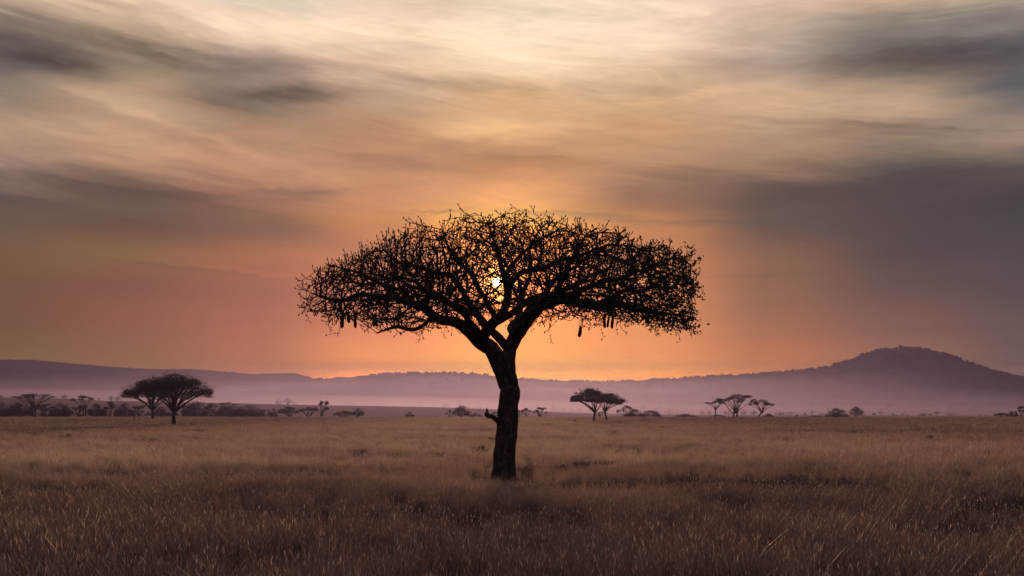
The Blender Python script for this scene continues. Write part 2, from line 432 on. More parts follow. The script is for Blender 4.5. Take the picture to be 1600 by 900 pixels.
SWX = [-600, 0, 100, 180, 300, 400, 500, 600, 700, 800, 900, 1100, 2200]
SWY = [620, 622, 623, 627, 629, 631, 633, 634.5, 637, 641, 646, 649, 650]
RGX = [-900, 250, 330, 362, 400, 440, 470, 500, 560, 600, 640, 700, 750, 800, 870, 950, 1000, 1060, 1120, 1200, 1240, 1290, 1312, 1350, 1380, 1400, 1430, 1460, 1480, 1520, 1560, 1600, 1700, 1900, 2600]
RGY = [630, 624, 614, 611, 609.5, 603, 598, 594, 590, 586, 583.5, 583, 585, 592, 596, 597, 595, 592, 588, 583, 581, 575, 568, 553.5, 545.5, 543.5, 546.5, 556, 566, 580, 590, 596, 606, 615, 620]
LRX = [-1200, -300, 0, 60, 130, 200, 255, 300, 350, 400, 430, 460, 480, 494, 520, 600, 2600]
LRY = [590, 560, 562, 563, 570, 575, 577.5, 577, 581, 585, 583.5, 583, 588, 594, 602, 618, 622]
SW_D, RG_D, LR_D = 900.0, 2600.0, 3250.0


def ground_z(x, y):
    x = np.asarray(x, dtype=float)
    y = np.asarray(y, dtype=float)
    yy = np.maximum(y, 1.0)
    px = 800 + F * x / np.maximum(yy, 60)
    base = 1.75 * sm(110, 480, y) - 3.5 * sm(485, 640, y)
    base = base + 0.05 * wob(x, y, 7.0) + 0.10 * wob(x, y, 31.0, 2) * sm(60, 140, y)
    pxc = 800 + F * x / SW_D
    zs = CAM_H + (HORIZON - np.interp(pxc, SWX, SWY)) / F * SW_D + 0.35 * wob(x, y, 90, 5)
    z = base * (1 - sm(560, 880, y)) + zs * sm(560, 880, y)
    far = CAM_H + (HORIZON - np.interp(y, [1000, 1250, 1900, 2100], [649, 643, 624.5, 622.5])) / F * y + 0.5 * wob(x, y, 160, 1)
    zs2 = zs - 9 * sm(900, 1050, y)
    tt = sm(930, 1250, y)
    z = np.where(y > 900, zs2 * (1 - tt) + far * tt, z)
    # hills
    pr = 800 + F * x / RG_D
    zr = CAM_H + (HORIZON - np.interp(pr, RGX, RGY)) / F * RG_D + 1.5 * wob(x, y, 60, 3)
    tr = np.where(y > RG_D, sm(420, 0, y - RG_D), sm(620, 0, RG_D - y))
    base_far = CAM_H + (HORIZON - 622.5) / F * 2100
    z = np.where(y > 2100, base_far, z)
    z = np.where(y > 1980, z + (np.maximum(zr, base_far) - z) * tr, z)
    pl = 800 + F * x / LR_D
    zl = CAM_H + (HORIZON - np.interp(pl, LRX, LRY)) / F * LR_D
    tl = np.where(y > LR_D, sm(380, 0, y - LR_D), sm(330, 0, LR_D - y))
    z = np.where(y > LR_D - 330, z + (np.maximum(zl, base_far) - z) * tl, z)
    return z


def gz(x, y):
    return float(ground_z(x, y))


def ground_builder(t, b):
    geo = t.n.new('ShaderNodeNewGeometry')
    pos = geo.outputs['Position']
    n1 = t.noise(pos, 0.06, 6, 0.6)
    n2 = t.noise(pos, 0.9, 5, 0.6)
    sp = t.n.new('ShaderNodeSeparateXYZ')
    t.l.new(pos, sp.inputs[0])
    straw = t.mix(t.smooth(n1, 0.35, 0.65), rgb((0.060, 0.038, 0.029)), rgb((0.13, 0.085, 0.060)))
    straw = t.mix(t.smooth(n2, 0.40, 0.72), straw, rgb((0.035, 0.023, 0.018)))
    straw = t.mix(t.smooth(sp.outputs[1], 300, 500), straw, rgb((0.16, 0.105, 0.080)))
    n3 = t.noise(pos, 0.012, 6, 0.65)
    scrub = t.mix(t.smooth(n3, 0.38, 0.62), rgb((0.040, 0.036, 0.026)), rgb((0.085, 0.066, 0.046)))
    far = t.mix(t.smooth(sp.outputs[1], 1960, 2080), straw, scrub)
    t.l.new(far, b.inputs['Base Color'])
    bp = t.n.new('ShaderNodeBump')
    bp.inputs['Strength'].default_value = 0.6
    bp.inputs['Distance'].default_value = 0.15
    t.l.new(n2, bp.inputs['Height'])
    t.l.new(bp.outputs[0], b.inputs['Normal'])


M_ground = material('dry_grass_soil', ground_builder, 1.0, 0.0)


def build_ground():
    nx, ny = 420, 560
    t = np.linspace(-1, 1, nx)
    xs = 2500 * np.sinh(2.6 * t) / math.sinh(2.6)
    s = np.linspace(0, 1, 40)
    ys = np.concatenate([-380 + 380 * s[:-1], np.linspace(0, 560, 150)[:-1], np.linspace(560, 3700, ny - 150 - 39 + 2)])
    X, Y = np.meshgrid(xs, ys)
    Z = ground_z(X, Y)
    V = np.stack([X.ravel(), Y.ravel(), Z.ravel()], 1)
    R, Cn = X.shape
    i = np.arange(R - 1)[:, None] * Cn + np.arange(Cn - 1)[None, :]
    i = i.ravel()
    Fc = np.stack([i, i + 1, i + 1 + Cn, i + Cn], 1)
    o = link('ground', mesh('ground', V, Fc, True), M_ground)
    tag(o, kind='structure')


build_ground()


# ------------------------------------------------------------------ haze
def build_haze():
    x0, x1, y0, y1, z0, z1 = -2600, 2600, -400, HAZE_FAR, -9, HAZE_TOP
    V = [(x, y, z) for z in (z0, z1) for y in (y0, y1) for x in (x0, x1)]
    Fc = [(0, 2, 3, 1), (4, 5, 7, 6), (0, 1, 5, 4), (2, 6, 7, 3), (0, 4, 6, 2), (1, 3, 7, 5)]
    m = bpy.data.materials.new('haze')
    m.use_nodes = True
    t = NT(m.node_tree)
    for n in list(t.n):
        t.n.remove(n)
    pv = t.n.new('ShaderNodeVolumePrincipled')
    pv.inputs['Color'].default_value = (0.092, 0.083, 0.158, 1)
    pv.inputs['Density'].default_value = HAZE_D
    pv.inputs['Anisotropy'].default_value = 0.66
    out = t.n.new('ShaderNodeOutputMaterial')
    t.l.new(pv.outputs[0], out.inputs['Volume'])
    o = link('haze', mesh('haze', V, Fc), m)
    tag(o, kind='stuff')


build_haze()


def build_mist(height, dens, seed, y0=1080.0, pw=1.5):
    """one layer of ground mist pooled at the foot of the hills: a lens-shaped bank lying on the plain and lower slopes"""
    nx, ny = 90, 70
    xs = np.linspace(-2300, 2300, nx)
    ys = np.concatenate([np.linspace(y0, 2040, 44), np.linspace(2040, 2520, 27)[1:]])
    X, Y = np.meshgrid(xs, ys)
    G = ground_z(X, Y) + 0.5 + 0.02 * seed
    th = height * (1 + .22 * wob(X, Y * .4, 230 + 60 * seed, seed))
    th = th * np.clip((Y - y0) / (2040.0 - y0), 0, 1) ** pw * np.clip((2500 - Y) / 460.0, 0, 1) ** 2
    th = th * sm(-2300, -2150, X) * sm(2300, 2150, X)
    th[0, :] = th[-1, :] = 0
    th[:, 0] = th[:, -1] = 0
    Zt = G + th + 0.02
    Vb = np.stack([X.ravel(), Y.ravel(), G.ravel()], 1)
    Vt = np.stack([X.ravel(), Y.ravel(), Zt.ravel()], 1)
    n = len(Vb)
    i = (np.arange(ny - 1)[:, None] * nx + np.arange(nx - 1)[None, :]).ravel()
    Fc = [np.stack([i, i + nx, i + nx + 1, i + 1], 1), np.stack([i + n, i + n + 1, i + n + nx + 1, i + n + nx], 1)]
    ring = list(range(nx)) + [nx - 1 + nx * k for k in range(1, ny)] + [nx * ny - 1 - k for k in range(1, nx)] + [nx * (ny - 1 - k) for k in range(1, ny)]
    R = np.array(ring)
    Fc.append(np.stack([R[:-1], R[1:], R[1:] + n, R[:-1] + n], 1))
    m = bpy.data.materials.new('mist')
    m.use_nodes = True
    t = NT(m.node_tree)
    for q in list(t.n):
        t.n.remove(q)
    pv = t.n.new('ShaderNodeVolumePrincipled')
    pv.inputs['Color'].default_value = (0.42, 0.375, 0.585, 1)
    pv.inputs['Density'].default_value = dens
    pv.inputs['Anisotropy'].default_value = 0.66
    out = t.n.new('ShaderNodeOutputMaterial')
    t.l.new(pv.outputs[0], out.inputs['Volume'])
    o = link('mist', mesh('mist', np.concatenate([Vb, Vt]), np.concatenate(Fc)), m)
    tag(o, kind='stuff')


for _i, (_h, _d) in enumerate([(10, .0016), (18, .0011), (28, .0008), (41, .0006), (58, .0004), (82, .00018)]):
    build_mist(_h, _d, _i)
build_mist(18, .0014, 6, 590.0, .5)


# ------------------------------------------------------------------ materials of plants
def bark_builder(dark, light, scale=6.0):
    def f(t, b):
        tcn = t.n.new('ShaderNodeTexCoord')
        ob = tcn.outputs['Object']
        mp = t.vec('MULTIPLY', ob, (1.0, 1.0, 0.35))
        n1 = t.noise(mp, scale, 6, 0.65)
        n2 = t.noise(ob, scale * 0.45, 4, 0.6)
        c = t.mix(t.smooth(n1, 0.35, 0.7), rgb(dark), rgb(light))
        c = t.mix(t.math('MULTIPLY', t.smooth(n2, 0.55, 0.68), 0.55), c, rgb([v * 2.1 for v in light]))
        t.l.new(c, b.inputs['Base Color'])
        bp = t.n.new('ShaderNodeBump')
        bp.inputs['Strength'].default_value = 0.9
        bp.inputs['Distance'].default_value = 0.04
        t.l.new(n1, bp.inputs['Height'])
        t.l.new(bp.outputs[0], b.inputs['Normal'])
    return f


M_bark = material('sausage_tree_bark', bark_builder((0.022, 0.015, 0.012), (0.065, 0.046, 0.040), 7), 0.95, 0.05)
M_twig = material('twig_bark', bark_builder((0.020, 0.014, 0.011), (0.040, 0.028, 0.022), 9), 0.95, 0.05)
M_abark = material('acacia_bark', bark_builder((0.030, 0.022, 0.018), (0.07, 0.05, 0.04), 2), 0.95, 0.05)
M_fruit = material('fruit_skin', bark_builder((0.035, 0.028, 0.020), (0.070, 0.056, 0.042), 14), 0.9, 0.05)


def leaf_builder(c0, c1):
    def f(t, b):
        g = t.n.new('ShaderNodeNewGeometry')
        n = t.noise(g.outputs['Position'], 0.7, 3, 0.5)
        r = t.math('MULTIPLY_ADD', g.outputs['Random Per Island'], 0.5, t.math('MULTIPLY', n, 0.5))
        c = t.mix(r, rgb(c0), rgb(c1))
        t.l.new(c, b.inputs['Base Color'])
    return f


M_leaf = material('acacia_leaves', leaf_builder((0.022, 0.034, 0.014), (0.050, 0.065, 0.026)), 0.9, 0.05)
M_leaf2 = material('sausage_tree_leaves', leaf_builder((0.024, 0.030, 0.014), (0.050, 0.055, 0.025)), 0.8, 0.1)
M_scrub = material('dry_scrub_leaves', leaf_builder((0.034, 0.036, 0.022), (0.070, 0.064, 0.038)), 0.9, 0.05)


# ------------------------------------------------------------------ tube and leaf builders
def frame_at(d):
    d = d.normalized()
    a = Vector((0, 0, 1)) if abs(d.z) < 0.9 else Vector((1, 0, 0))
    u = d.cross(a).normalized()
    return u, d.cross(u).normalized()


def resample(pts, rad, step):
    """smooth (Catmull-Rom) path through the points"""
    out, ro = [], []
    n = len(pts)
    for i in range(n - 1):
        p0 = pts[max(i - 1, 0)]
        p1 = pts[i]
        p2 = pts[i + 1]
        p3 = pts[min(i + 2, n - 1)]
        k = max(1, int((p2 - p1).length / step))
        for j in range(k):
            t = j / k
            out.append(0.5 * ((2 * p1) + (p2 - p0) * t + (2 * p0 - 5 * p1 + 4 * p2 - p3) * t * t + (3 * p1 - p0 - 3 * p2 + p3) * t ** 3))
            ro.append(rad[i] * (1 - t) + rad[i + 1] * t)
    out.append(pts[-1])
    ro.append(rad[-1])
    return out, ro


class TB:
    """collects tubes (quads only; caps are degenerate-free fans of quads left open or pinched)"""
    def __init__(s):
        s.V = []
        s.F = []

    def tube(s, pts, rad, sides=8, rough=0.0, seed=0.0, closed=True):
        base = len(s.V)
        n = len(pts)
        u = None
        for i, p in enumerate(pts):
            d = (pts[min(i + 1, n - 1)] - pts[max(i - 1, 0)])
            if d.length < 1e-6:
                d = Vector((0, 0, 1))
            d.normalize()
            if u is None:
                u, v = frame_at(d)
            else:
                u = (u - d * u.dot(d))
                u = u.normalized() if u.length > 1e-6 else frame_at(d)[0]
                v = d.cross(u).normalized()
            for k in range(sides):
                a = 2 * math.pi * k / sides
                r = rad[i]
                if rough:
                    dd = u * math.cos(a) + v * math.sin(a)
                    q = p + dd * r
                    r *= 1 + rough * (mnoise.noise(q * 2.6 + Vector((seed, 0, 0))) * 0.9 + mnoise.noise(q * 7.5) * 0.45)
                s.V.append(p + (u * math.cos(a) + v * math.sin(a)) * r)
        for i in range(n - 1):
            for k in range(sides):
                a = base + i * sides + k
                b = base + i * sides + (k + 1) % sides
                s.F.append((a, b, b + sides, a + sides))
        if closed:
            for end, off in ((0, base), (1, base + (n - 1) * sides)):
                c = len(s.V)
                s.V.append(sum((s.V[off + k] for k in range(sides)), Vector()) / sides)
                for k in range(0, sides, 2):
                    q = (off + k, off + (k + 1) % sides, off + (k + 2) % sides, c)
                    s.F.append(q if end else q[::-1])

    def build(s, name, mat, parent=None, smooth=True):
        me = mesh(name, [tuple(v) for v in s.V], s.F, smooth)
        return link(name, me, mat, parent)


def seg_prisms(A, B, ra, rb, sides=4):
    """vectorised: one little prism per segment"""
    D = B - A
    L = np.linalg.norm(D, axis=1, keepdims=True) + 1e-9
    Dn = D / L
    up = np.where(np.abs(Dn[:, 2:3]) < 0.9, np.array([[0, 0, 1.0]]), np.array([[1.0, 0, 0]]))
    U = np.cross(Dn, up)
    U /= np.linalg.norm(U, axis=1, keepdims=True) + 1e-9
    W = np.cross(Dn, U)
    A2 = A - Dn * ra[:, None] * 0.6
    B2 = B + Dn * rb[:, None] * 0.6
    V = np.zeros((len(A), 2 * sides, 3))
    for k in range(sides):
        a = 2 * math.pi * k / sides
        o = U * math.cos(a) + W * math.sin(a)
        V[:, k] = A2 + o * ra[:, None]
        V[:, sides + k] = B2 + o * rb[:, None]
    base = np.arange(len(A))[:, None] * 2 * sides
    Fs = []
    for k in range(sides):
        k2 = (k + 1) % sides
        Fs.append(np.concatenate([base + k, base + k2, base + sides + k2, base + sides + k], 1))
    if sides == 4:
        Fs.append(np.concatenate([base + 3, base + 2, base + 1, base], 1))
        Fs.append(np.concatenate([base + 4, base + 5, base + 6, base + 7], 1))
    return V.reshape(-1, 3), np.concatenate(Fs, 0)


def leaf_quads(Pc, size, flat=0.5, aspect=0.45, r=None):
    """randomly turned small leaf-like quads (kite shaped) around points"""
    r = r or rng
    n = len(Pc)
    a = r.normal(size=(n, 3))
    a[:, 2] *= flat
    a /= np.linalg.norm(a, axis=1, keepdims=True) + 1e-9
    b = r.normal(size=(n, 3))
    b -= a * np.sum(a * b, axis=1, keepdims=True)
    b /= np.linalg.norm(b, axis=1, keepdims=True) + 1e-9
    s = np.asarray(size).reshape(-1, 1) * r.uniform(0.6, 1.3, (n, 1))
    V = np.stack([Pc - a * s * 0.5, Pc + b * s * aspect * 0.5, Pc + a * s * 0.5, Pc - b * s * aspect * 0.5], 1)
    Fc = np.arange(n * 4).reshape(n, 4)
    return V.reshape(-1, 3), Fc


# ------------------------------------------------------------------ the big sausage tree
D0 = 39.3


def T3(px, py, dy=0.0):
    return P(px, py, D0 + dy)


PXM = F / D0   # photo pixels per metre at the tree
BASE = T3(787, 750)

# crown outline as seen
TOPX = [462, 468, 475, 490, 510, 540, 580, 605, 655, 700, 740, 790, 830, 870, 925, 980, 1022, 1076, 1086, 1092, 1094]
TOPY = [472, 450, 432, 424, 415, 396, 384, 362, 344, 340, 336, 329, 332, 337, 348, 363, 378, 390, 432, 462, 478]
BOTX = [462, 480, 520, 555, 600, 650, 700, 760, 800, 850, 900, 950, 1000, 1040, 1080, 1094]
BOTY = [472, 486, 499, 505, 513, 520, 512, 490, 488, 505, 494, 497, 502, 510, 512, 480]

# primary limbs: (px, py, depth offset, radius px)
LIMBS = [
 # left fork of the trunk and the long low limb
 [(792, 606, 0, 11), (788, 590, 0, 13), (783, 575, 0, 13.5), (776, 561, 0, 13.2), (766, 547, 0, 12.5), (752, 533, -.1, 12), (738, 520, -.2, 10.5), (722, 509, -.3, 9), (700, 499, -.5, 7.5), (676, 490, -.8, 7), (652, 478, -1.0, 6), (628, 468, -1.1, 5.2), (600, 463, -1.2, 4.6), (567, 463, -1.2, 3.8), (538, 470, -1.3, 3), (512, 469, -1.4, 2), (488, 463, -1.4, 1.2)],
 # right fork
 [(795, 604, 0, 11), (794, 584, 0, 12), (794, 566, 0, 11), (798, 548, .1, 10.5), (804, 530, .2, 11), (814, 511, .3, 12), (828, 493, .4, 12.5), (845, 478, .6, 12.5), (864, 468, .8, 11.5), (885, 468, 1.0, 9.5), (910, 473, 1.2, 8), (938, 474, 1.3, 7), (965, 476, 1.4, 6.2), (990, 484, 1.5, 5.4), (1020, 488, 1.6, 4), (1050, 493, 1.7, 2.4), (1072, 494, 1.7, 1.3)],
 # cross piece from right stem up-left
 [(796, 545, .2, 9), (784, 533, .4, 7), (772, 521, .6, 6.5), (762, 508, .9, 6), (745, 494, 1.3, 5.5), (722, 480, 1.7, 5), (700, 472, 2.1, 4.5), (672, 462, 2.6, 3.6), (645, 446, 3.2, 2.8), (612, 433, 3.8, 2), (580, 424, 4.2, 1.3)],
 # centre leader
 [(752, 530, 0, 9), (762, 515, -.2, 9), (774, 500, -.4, 7.5), (784, 484, -.5, 6.5), (790, 466, -.5, 6.2), (793, 448, -.4, 6.2), (790, 428, -.3, 5), (784, 408, -.2, 4), (776, 388, 0, 3), (768, 366, .2, 2), (764, 348, .3, 1.2)],
 # from the leader to the right and up
 [(792, 450, -.4, 5), (804, 436, -.7, 4.4), (822, 424, -1.0, 4.2), (842, 417, -1.4, 3.8), (868, 413, -1.8, 3.2), (895, 404, -2.3, 2.6), (925, 394, -2.8, 2), (955, 385, -3.2, 1.3)],
 # second limb rising right, parallel with the big one
 [(774, 503, .2, 6.5), (790, 496, .5, 6), (808, 486, .9, 5.6), (826, 474, 1.4, 5), (846, 458, 2.0, 4.4), (864, 440, 2.6, 3.7), (884, 424, 3.1, 3), (910, 408, 3.6, 2.2), (935, 392, 4, 1.4)],
 # left upper limbs
 [(762, 514, 0, 7), (748, 496, .2, 6), (736, 476, .4, 5.2), (727, 456, .5, 4.8), (712, 438, .5, 4.4), (694, 428, .5, 4), (670, 421, .4, 3.5), (645, 416, .4, 2.9), (620, 405, .4, 2.2), (600, 392, .3, 1.4)],
 [(774, 498, -.3, 5), (764, 478, -.7, 4.2), (752, 462, -1.2, 3.8), (740, 442, -1.7, 3.4), (728, 420, -2.1, 3), (712, 398, -2.5, 2.4), (700, 378, -2.8, 1.8), (690, 360, -3, 1.2)],
 # low thin limb at the left
 [(676, 492, -.8, 4.2), (664, 506, -1.1, 3.4), (646, 513, -1.4, 3), (622, 508, -1.7, 2.6), (604, 511, -1.9, 2), (588, 520, -2.1, 1.2)],
 # towards the camera, left and right
 [(756, 531, -.2, 7), (745, 516, -1.0, 6.3), (730, 500, -1.9, 5.6), (712, 484, -2.9, 4.8), (690, 466, -3.9, 4), (662, 448, -4.8, 3), (634, 436, -5.5, 2), (610, 428, -6, 1.3)],
 [(806, 524, 0, 7), (818, 508, -.8, 6.2), (832, 492, -1.8, 5.6), (850, 474, -2.9, 4.8), (872, 456, -3.9, 4), (900, 440, -4.8, 3), (930, 430, -5.4, 2.2), (960, 424, -5.9, 1.3)],
 # away from the camera
 [(800, 535, .4, 7), (800, 516, 1.3, 6.2), (806, 498, 2.4, 5.5), (812, 476, 3.4, 4.8), (820, 452, 4.3, 4), (830, 428, 5.0, 3), (842, 408, 5.6, 2), (850, 392, 6, 1.2)],
 # off the big right limb
 [(885, 468, 1.0, 6), (902, 456, .6, 5), (924, 446, .2, 4.4), (948, 440, -.2, 3.8), (974, 434, -.5, 3.1), (1000, 424, -.7, 2.4), (1028, 412, -.8, 1.8), (1052, 402, -.8, 1.2)],
 [(935, 474, 1.3, 4.4), (958, 464, 1.8, 3.8), (984, 456, 2.3, 3.2), (1010, 452, 2.7, 2.6), (1038, 450, 3.0, 2), (1062, 446, 3.2, 1.3)],
 # off the long left limb
 [(628, 468, -1.1, 4), (606, 452, -.8, 3.4), (584, 440, -.4, 2.9), (560, 430, 0, 2.3), (535, 420, .3, 1.7), (512, 416, .5, 1.1)],
 [(652, 478, -1.0, 3.8), (636, 460, -1.8, 3.2), (612, 448, -2.6, 2.7), (588, 440, -3.3, 2.2), (562, 440, -3.8, 1.6), (540, 442, -4.1, 1.1)],
 [(790, 428, -.3, 3.6), (806, 408, .3, 3.1), (822, 392, .8, 2.6), (842, 376, 1.3, 2), (862, 362, 1.7, 1.3)],
 [(864, 468, .8, 5), (872, 448, .4, 4.2), (884, 428, 0, 3.6), (896, 406, -.3, 2.9), (908, 384, -.5, 2.2), (918, 366, -.6, 1.3)],
]


def build_big_tree():
    root = empty('sausage_tree', BASE)
    tag(root, 'huge sausage tree with bare twisted twigs and hanging fruit, sun glowing through its crown', 'tree')
    inv = -BASE
    # trunk
    spec = [(786.5, 757, 22), (787, 748, 20.2), (787.5, 735, 18.6), (788, 715, 17.6), (790, 690, 16.8), (792.5, 665, 16.4), (793.5, 648, 16.2), (794.5, 632, 15.6), (796.5, 618, 15.8),
            (797, 611, 16.0), (796, 603, 14.2), (796, 594, 13.2), (794, 586, 12.6), (793, 578, 11), (791.5, 571, 8), (790.5, 566, 4)]
    pts = [T3(a, b, 0) + inv for a, b, r in spec]
    rad = [r / PXM for a, b, r in spec]
    pts, rad = resample(pts, rad, 0.09)
    tb = TB()
    tb.tube(pts, rad, 30, 0.085, 3.3)
    # knobs and root flare
    tr = tb.build('trunk', M_bark, root)
    # knobs on the trunk
    for (kx, ky, kd, kr) in ((806, 611, -.1, 6.5), (803, 589, -.1, 5), (804, 640, -.3, 4), (783, 668, -.3, 4), (798, 700, -.35, 5)):
        kb = TB()
        c = T3(kx, ky, kd) + inv
        ks = [c + Vector((0, 0, (j - 3) / 3 * kr / PXM * 1.3)) for j in range(7)]
        kb.tube(ks, [kr / PXM * math.sqrt(max(0.02, 1 - ((j - 3) / 3.2) ** 2)) for j in range(7)], 10, 0.15, kx)
        kb.build('bark_burl', M_bark, tr)
    # limbs
    nodes, nrad = [], []
    for li, L in enumerate(LIMBS):
        pts = [T3(a, b, d) + inv for a, b, d, r in L]
        rad = [r / PXM for a, b, d, r in L]
        pts, rad = resample(pts, rad, 0.16)
        jp = []
        for i, p in enumerate(pts):
            k = min(1.0, i / 8.0)
            q = p * 1.15
            jp.append(p + Vector((mnoise.noise(q + Vector((li * 7.1, 0, 0))), mnoise.noise(q + Vector((0, li * 5.3, 9))), mnoise.noise(q + Vector((3, 0, li * 4.7))))) * 0.16 * k)
        tb = TB()
        tb.tube(jp, rad, 12 if rad[0] > 0.12 else 8, 0.12, li)
        tb.build('limb', M_bark, root)
        for i, (p, r) in enumerate(zip(jp, rad)):
            if i < 7:
                continue
            nodes.append(p + Vector())
            nrad.append(r)
    # ---- twigs: space colonisation inside the crown outline
    cx, a, b = 780, 312 / PXM, 6.0
    n_at = 11000
    att = []
    r2 = random.Random(5)
    while len(att) < n_at:
        px = r2.uniform(480, 1076)
        t = (px - cx) / 300.0
        w2 = math.sqrt(max(0.0, 1 - t * t))
        dy = r2.uniform(-1, 1) * b * w2
        rho = min(1, math.sqrt(t * t + (dy / b) ** 2))
        # height window at this radius, taken from the outline on that side
        sgn = 1 if px > cx else -1
        e = cx + sgn * 304 * rho
        y_t0 = np.interp(px, TOPX, TOPY)
        y_b0 = np.interp(px, BOTX, BOTY)
        y_te = np.interp(e, TOPX, TOPY)
        y_be = np.interp(e, BOTX, BOTY)
        f_ = (dy / b) ** 2
        yt = y_t0 * (1 - f_) + y_te * f_ + 17 + 20 * mnoise.noise(Vector((px / 24.0, dy * .7, 5)))
        yb = y_b0 * (1 - f_) + y_be * f_
        u = r2.random()
        # more towards the top, but a fair share through the body
        u = u ** 1.25
        py = yt + (yb - yt) * u
        if r2.random() < 0.6:
            # clumping
            q = mnoise.noise(Vector((px / 30.0, py / 22.0, dy * 1.0)))
            if q < -0.05:
                continue
        # the open heart of the tree
        hx, hy = (px - 785) / 62.0, (py - 458) / 40.0
        if hx * hx + hy * hy < 1 and abs(dy) < 3.6 and r2.random() < 0.72:
            continue
        dens = (1.0 if px > 900 else .9) if px > 900 or px < 640 else 0.75
        tt_ = abs(t)
        dens *= 1 - (.45 if t < 0 else .0) * max(0, tt_ - .45) / .55
        if f_ > .2:
            dens *= .8
        if r2.random() > dens:
            continue
        p = T3(px, py, 0) + inv
        # true position at that depth, same apparent outline
        z = p.z
        q = Vector(((px - 800) / F * (D0 + dy), D0 + dy, CAM_H + (HORIZON - py) / F * (D0 + dy))) + inv
        att.append((q.x, q.y, q.z))
    A = np.array(att)
    step, infl, kill = 0.18, 1.5, 0.27
    pos = [tuple(p) for p in nodes]
    par = [-1] * len(pos)
    N0 = len(pos)
    near = np.full(len(A), -1)
    nd = np.full(len(A), 1e9)

    def update(start):
        kd = kdtree.KDTree(len(pos) - start)
        for i in range(start, len(pos)):
            kd.insert(pos[i], i)
        kd.balance()
        for j in np.nonzero(alive)[0]:
            co, idx, d = kd.find(A[j])
            if d < nd[j]:
                nd[j] = d
                near[j] = idx
    alive = np.ones(len(A), bool)
    update(0)
    alive &= nd > kill * 0.6
    for it in range(70):
        act = alive & (nd < (infl if it < 25 else 2.6))
        idx = np.nonzero(act)[0]
        if len(idx) == 0:
            break
        PP = np.array(pos)
        src = near[idx]
        d = A[idx] - PP[src]
        d /= np.linalg.norm(d, axis=1, keepdims=True) + 1e-9
        acc = np.zeros((len(pos), 3))
        np.add.at(acc, src, d)
        s_ids = np.unique(src)
        dirs = acc[s_ids]
        dirs /= np.linalg.norm(dirs, axis=1, keepdims=True) + 1e-9
        psrc = par[s_ids] if isinstance(par, np.ndarray) else np.array([par[i] for i in s_ids])
        has = psrc >= 0
        pd = np.where(has[:, None], PP[s_ids] - PP[np.maximum(psrc, 0)], 0)
        pd /= np.linalg.norm(pd, axis=1, keepdims=True) + 1e-9
        outw = PP[s_ids] - np.array([[0, 0, 4.6]])
        outw /= np.linalg.norm(outw, axis=1, keepdims=True) + 1e-9
        dirs += 0.7 * pd + 0.6 * outw + rng.normal(scale=0.22, size=dirs.shape) + np.array([0, 0, 0.12])
        dirs /= np.linalg.norm(dirs, axis=1, keepdims=True) + 1e-9
        newp = PP[s_ids] + dirs * step
        start = len(pos)
        kdall = kdtree.KDTree(len(pos))
        for i, p in enumerate(pos):
            kdall.insert(p, i)
        kdall.balance()
        for k, sid in enumerate(s_ids):
            if kdall.find(newp[k])[2] < 0.55 * step:
                continue
            pos.append(tuple(newp[k]))
            par.append(int(sid))
        if len(pos) == start:
            break
        update(start)
        alive &= nd > kill
    PP = np.array(pos)
    n = len(pos)
    par = np.array(par)
    kids = [[] for _ in range(n)]
    for i in range(N0, n):
        kids[par[i]].append(i)
    # forked, up-curving, knobby tips
    r3 = random.Random(9)
    extraA, extraB, era, erb, tips = [], [], [], [], []
    for i in range(N0, n):
        if not kids[i]:
            d = Vector(PP[i] - PP[par[i]]).normalized()
            for k in range(r3.choice((1, 2, 2, 3))):
                lng = r3.random() < .008
                dd = (d + Vector((r3.gauss(0, .5), r3.gauss(0, .5), r3.gauss(.25, .42)))).normalized()
                p = Vector(PP[i])
                for s_ in range(5 if lng else r3.choice((1, 2, 2, 3))):
                    q = p + dd * r3.uniform(.10, .19)
                    extraA.append(tuple(p)); extraB.append(tuple(q)); era.append(.0125); erb.append(.0105)
                    p = q
                    dd = (dd + Vector((r3.gauss(0, .3), r3.gauss(0, .3), r3.gauss(.25, .2)))).normalized()
                tips.append(tuple(p))
        elif r3.random() < 0.16:
            dd = Vector((r3.gauss(0, .7), r3.gauss(0, .7), r3.gauss(.2, .5))).normalized()
            p = Vector(PP[i]); q = p + dd * r3.uniform(.08, .22)
            extraA.append(tuple(p)); extraB.append(tuple(q)); era.append(.012); erb.append(.010)
            tips.append(tuple(q))
    # pipe-model radii
    ex = 1.98
    rr = np.zeros(n)
    tipr = 0.0118
    for i in range(n - 1, N0 - 1, -1):
        if rr[i] == 0:
            rr[i] = tipr ** ex
        rr[par[i]] += rr[i]
    rr = np.minimum(rr ** (1 / ex), 0.10)
    ids = np.arange(N0, n)
    pa = par[ids]
    ra = np.where(pa < N0, np.minimum(rr[ids] * 1.15, 0.09), np.minimum(rr[pa], rr[ids] * 1.35))
    A1 = np.concatenate([PP[pa], np.array(extraA)])
    B1 = np.concatenate([PP[ids], np.array(extraB)])
    R1 = np.concatenate([ra, np.array(era)])
    R2 = np.concatenate([rr[ids], np.array(erb)])
    V, Fc = seg_prisms(A1, B1, R1, R2, 4)
    tips = np.array(tips)
    # knobs at the twig ends
    kn = tips
    Vk, Fk = seg_prisms(kn - [0, 0, .022], kn + [0, 0, .030], np.full(len(kn), .021), np.full(len(kn), .016), 4)
    V2 = np.concatenate([V, Vk])
    F2 = np.concatenate([Fc, Fk + len(V)])
    tw = link('twigs', mesh('twigs', V2, F2), M_twig, root)
    print('big tree nodes', n, 'tips', len(tips))
    # leaves: sparse bits at every tip, full clusters on the right-hand side
    Xp = tips[:, 0]
    LP, LS = [], []
    xr = (Xp + BASE.x - 3.0) / 4.0     # 0..1 towards the right edge
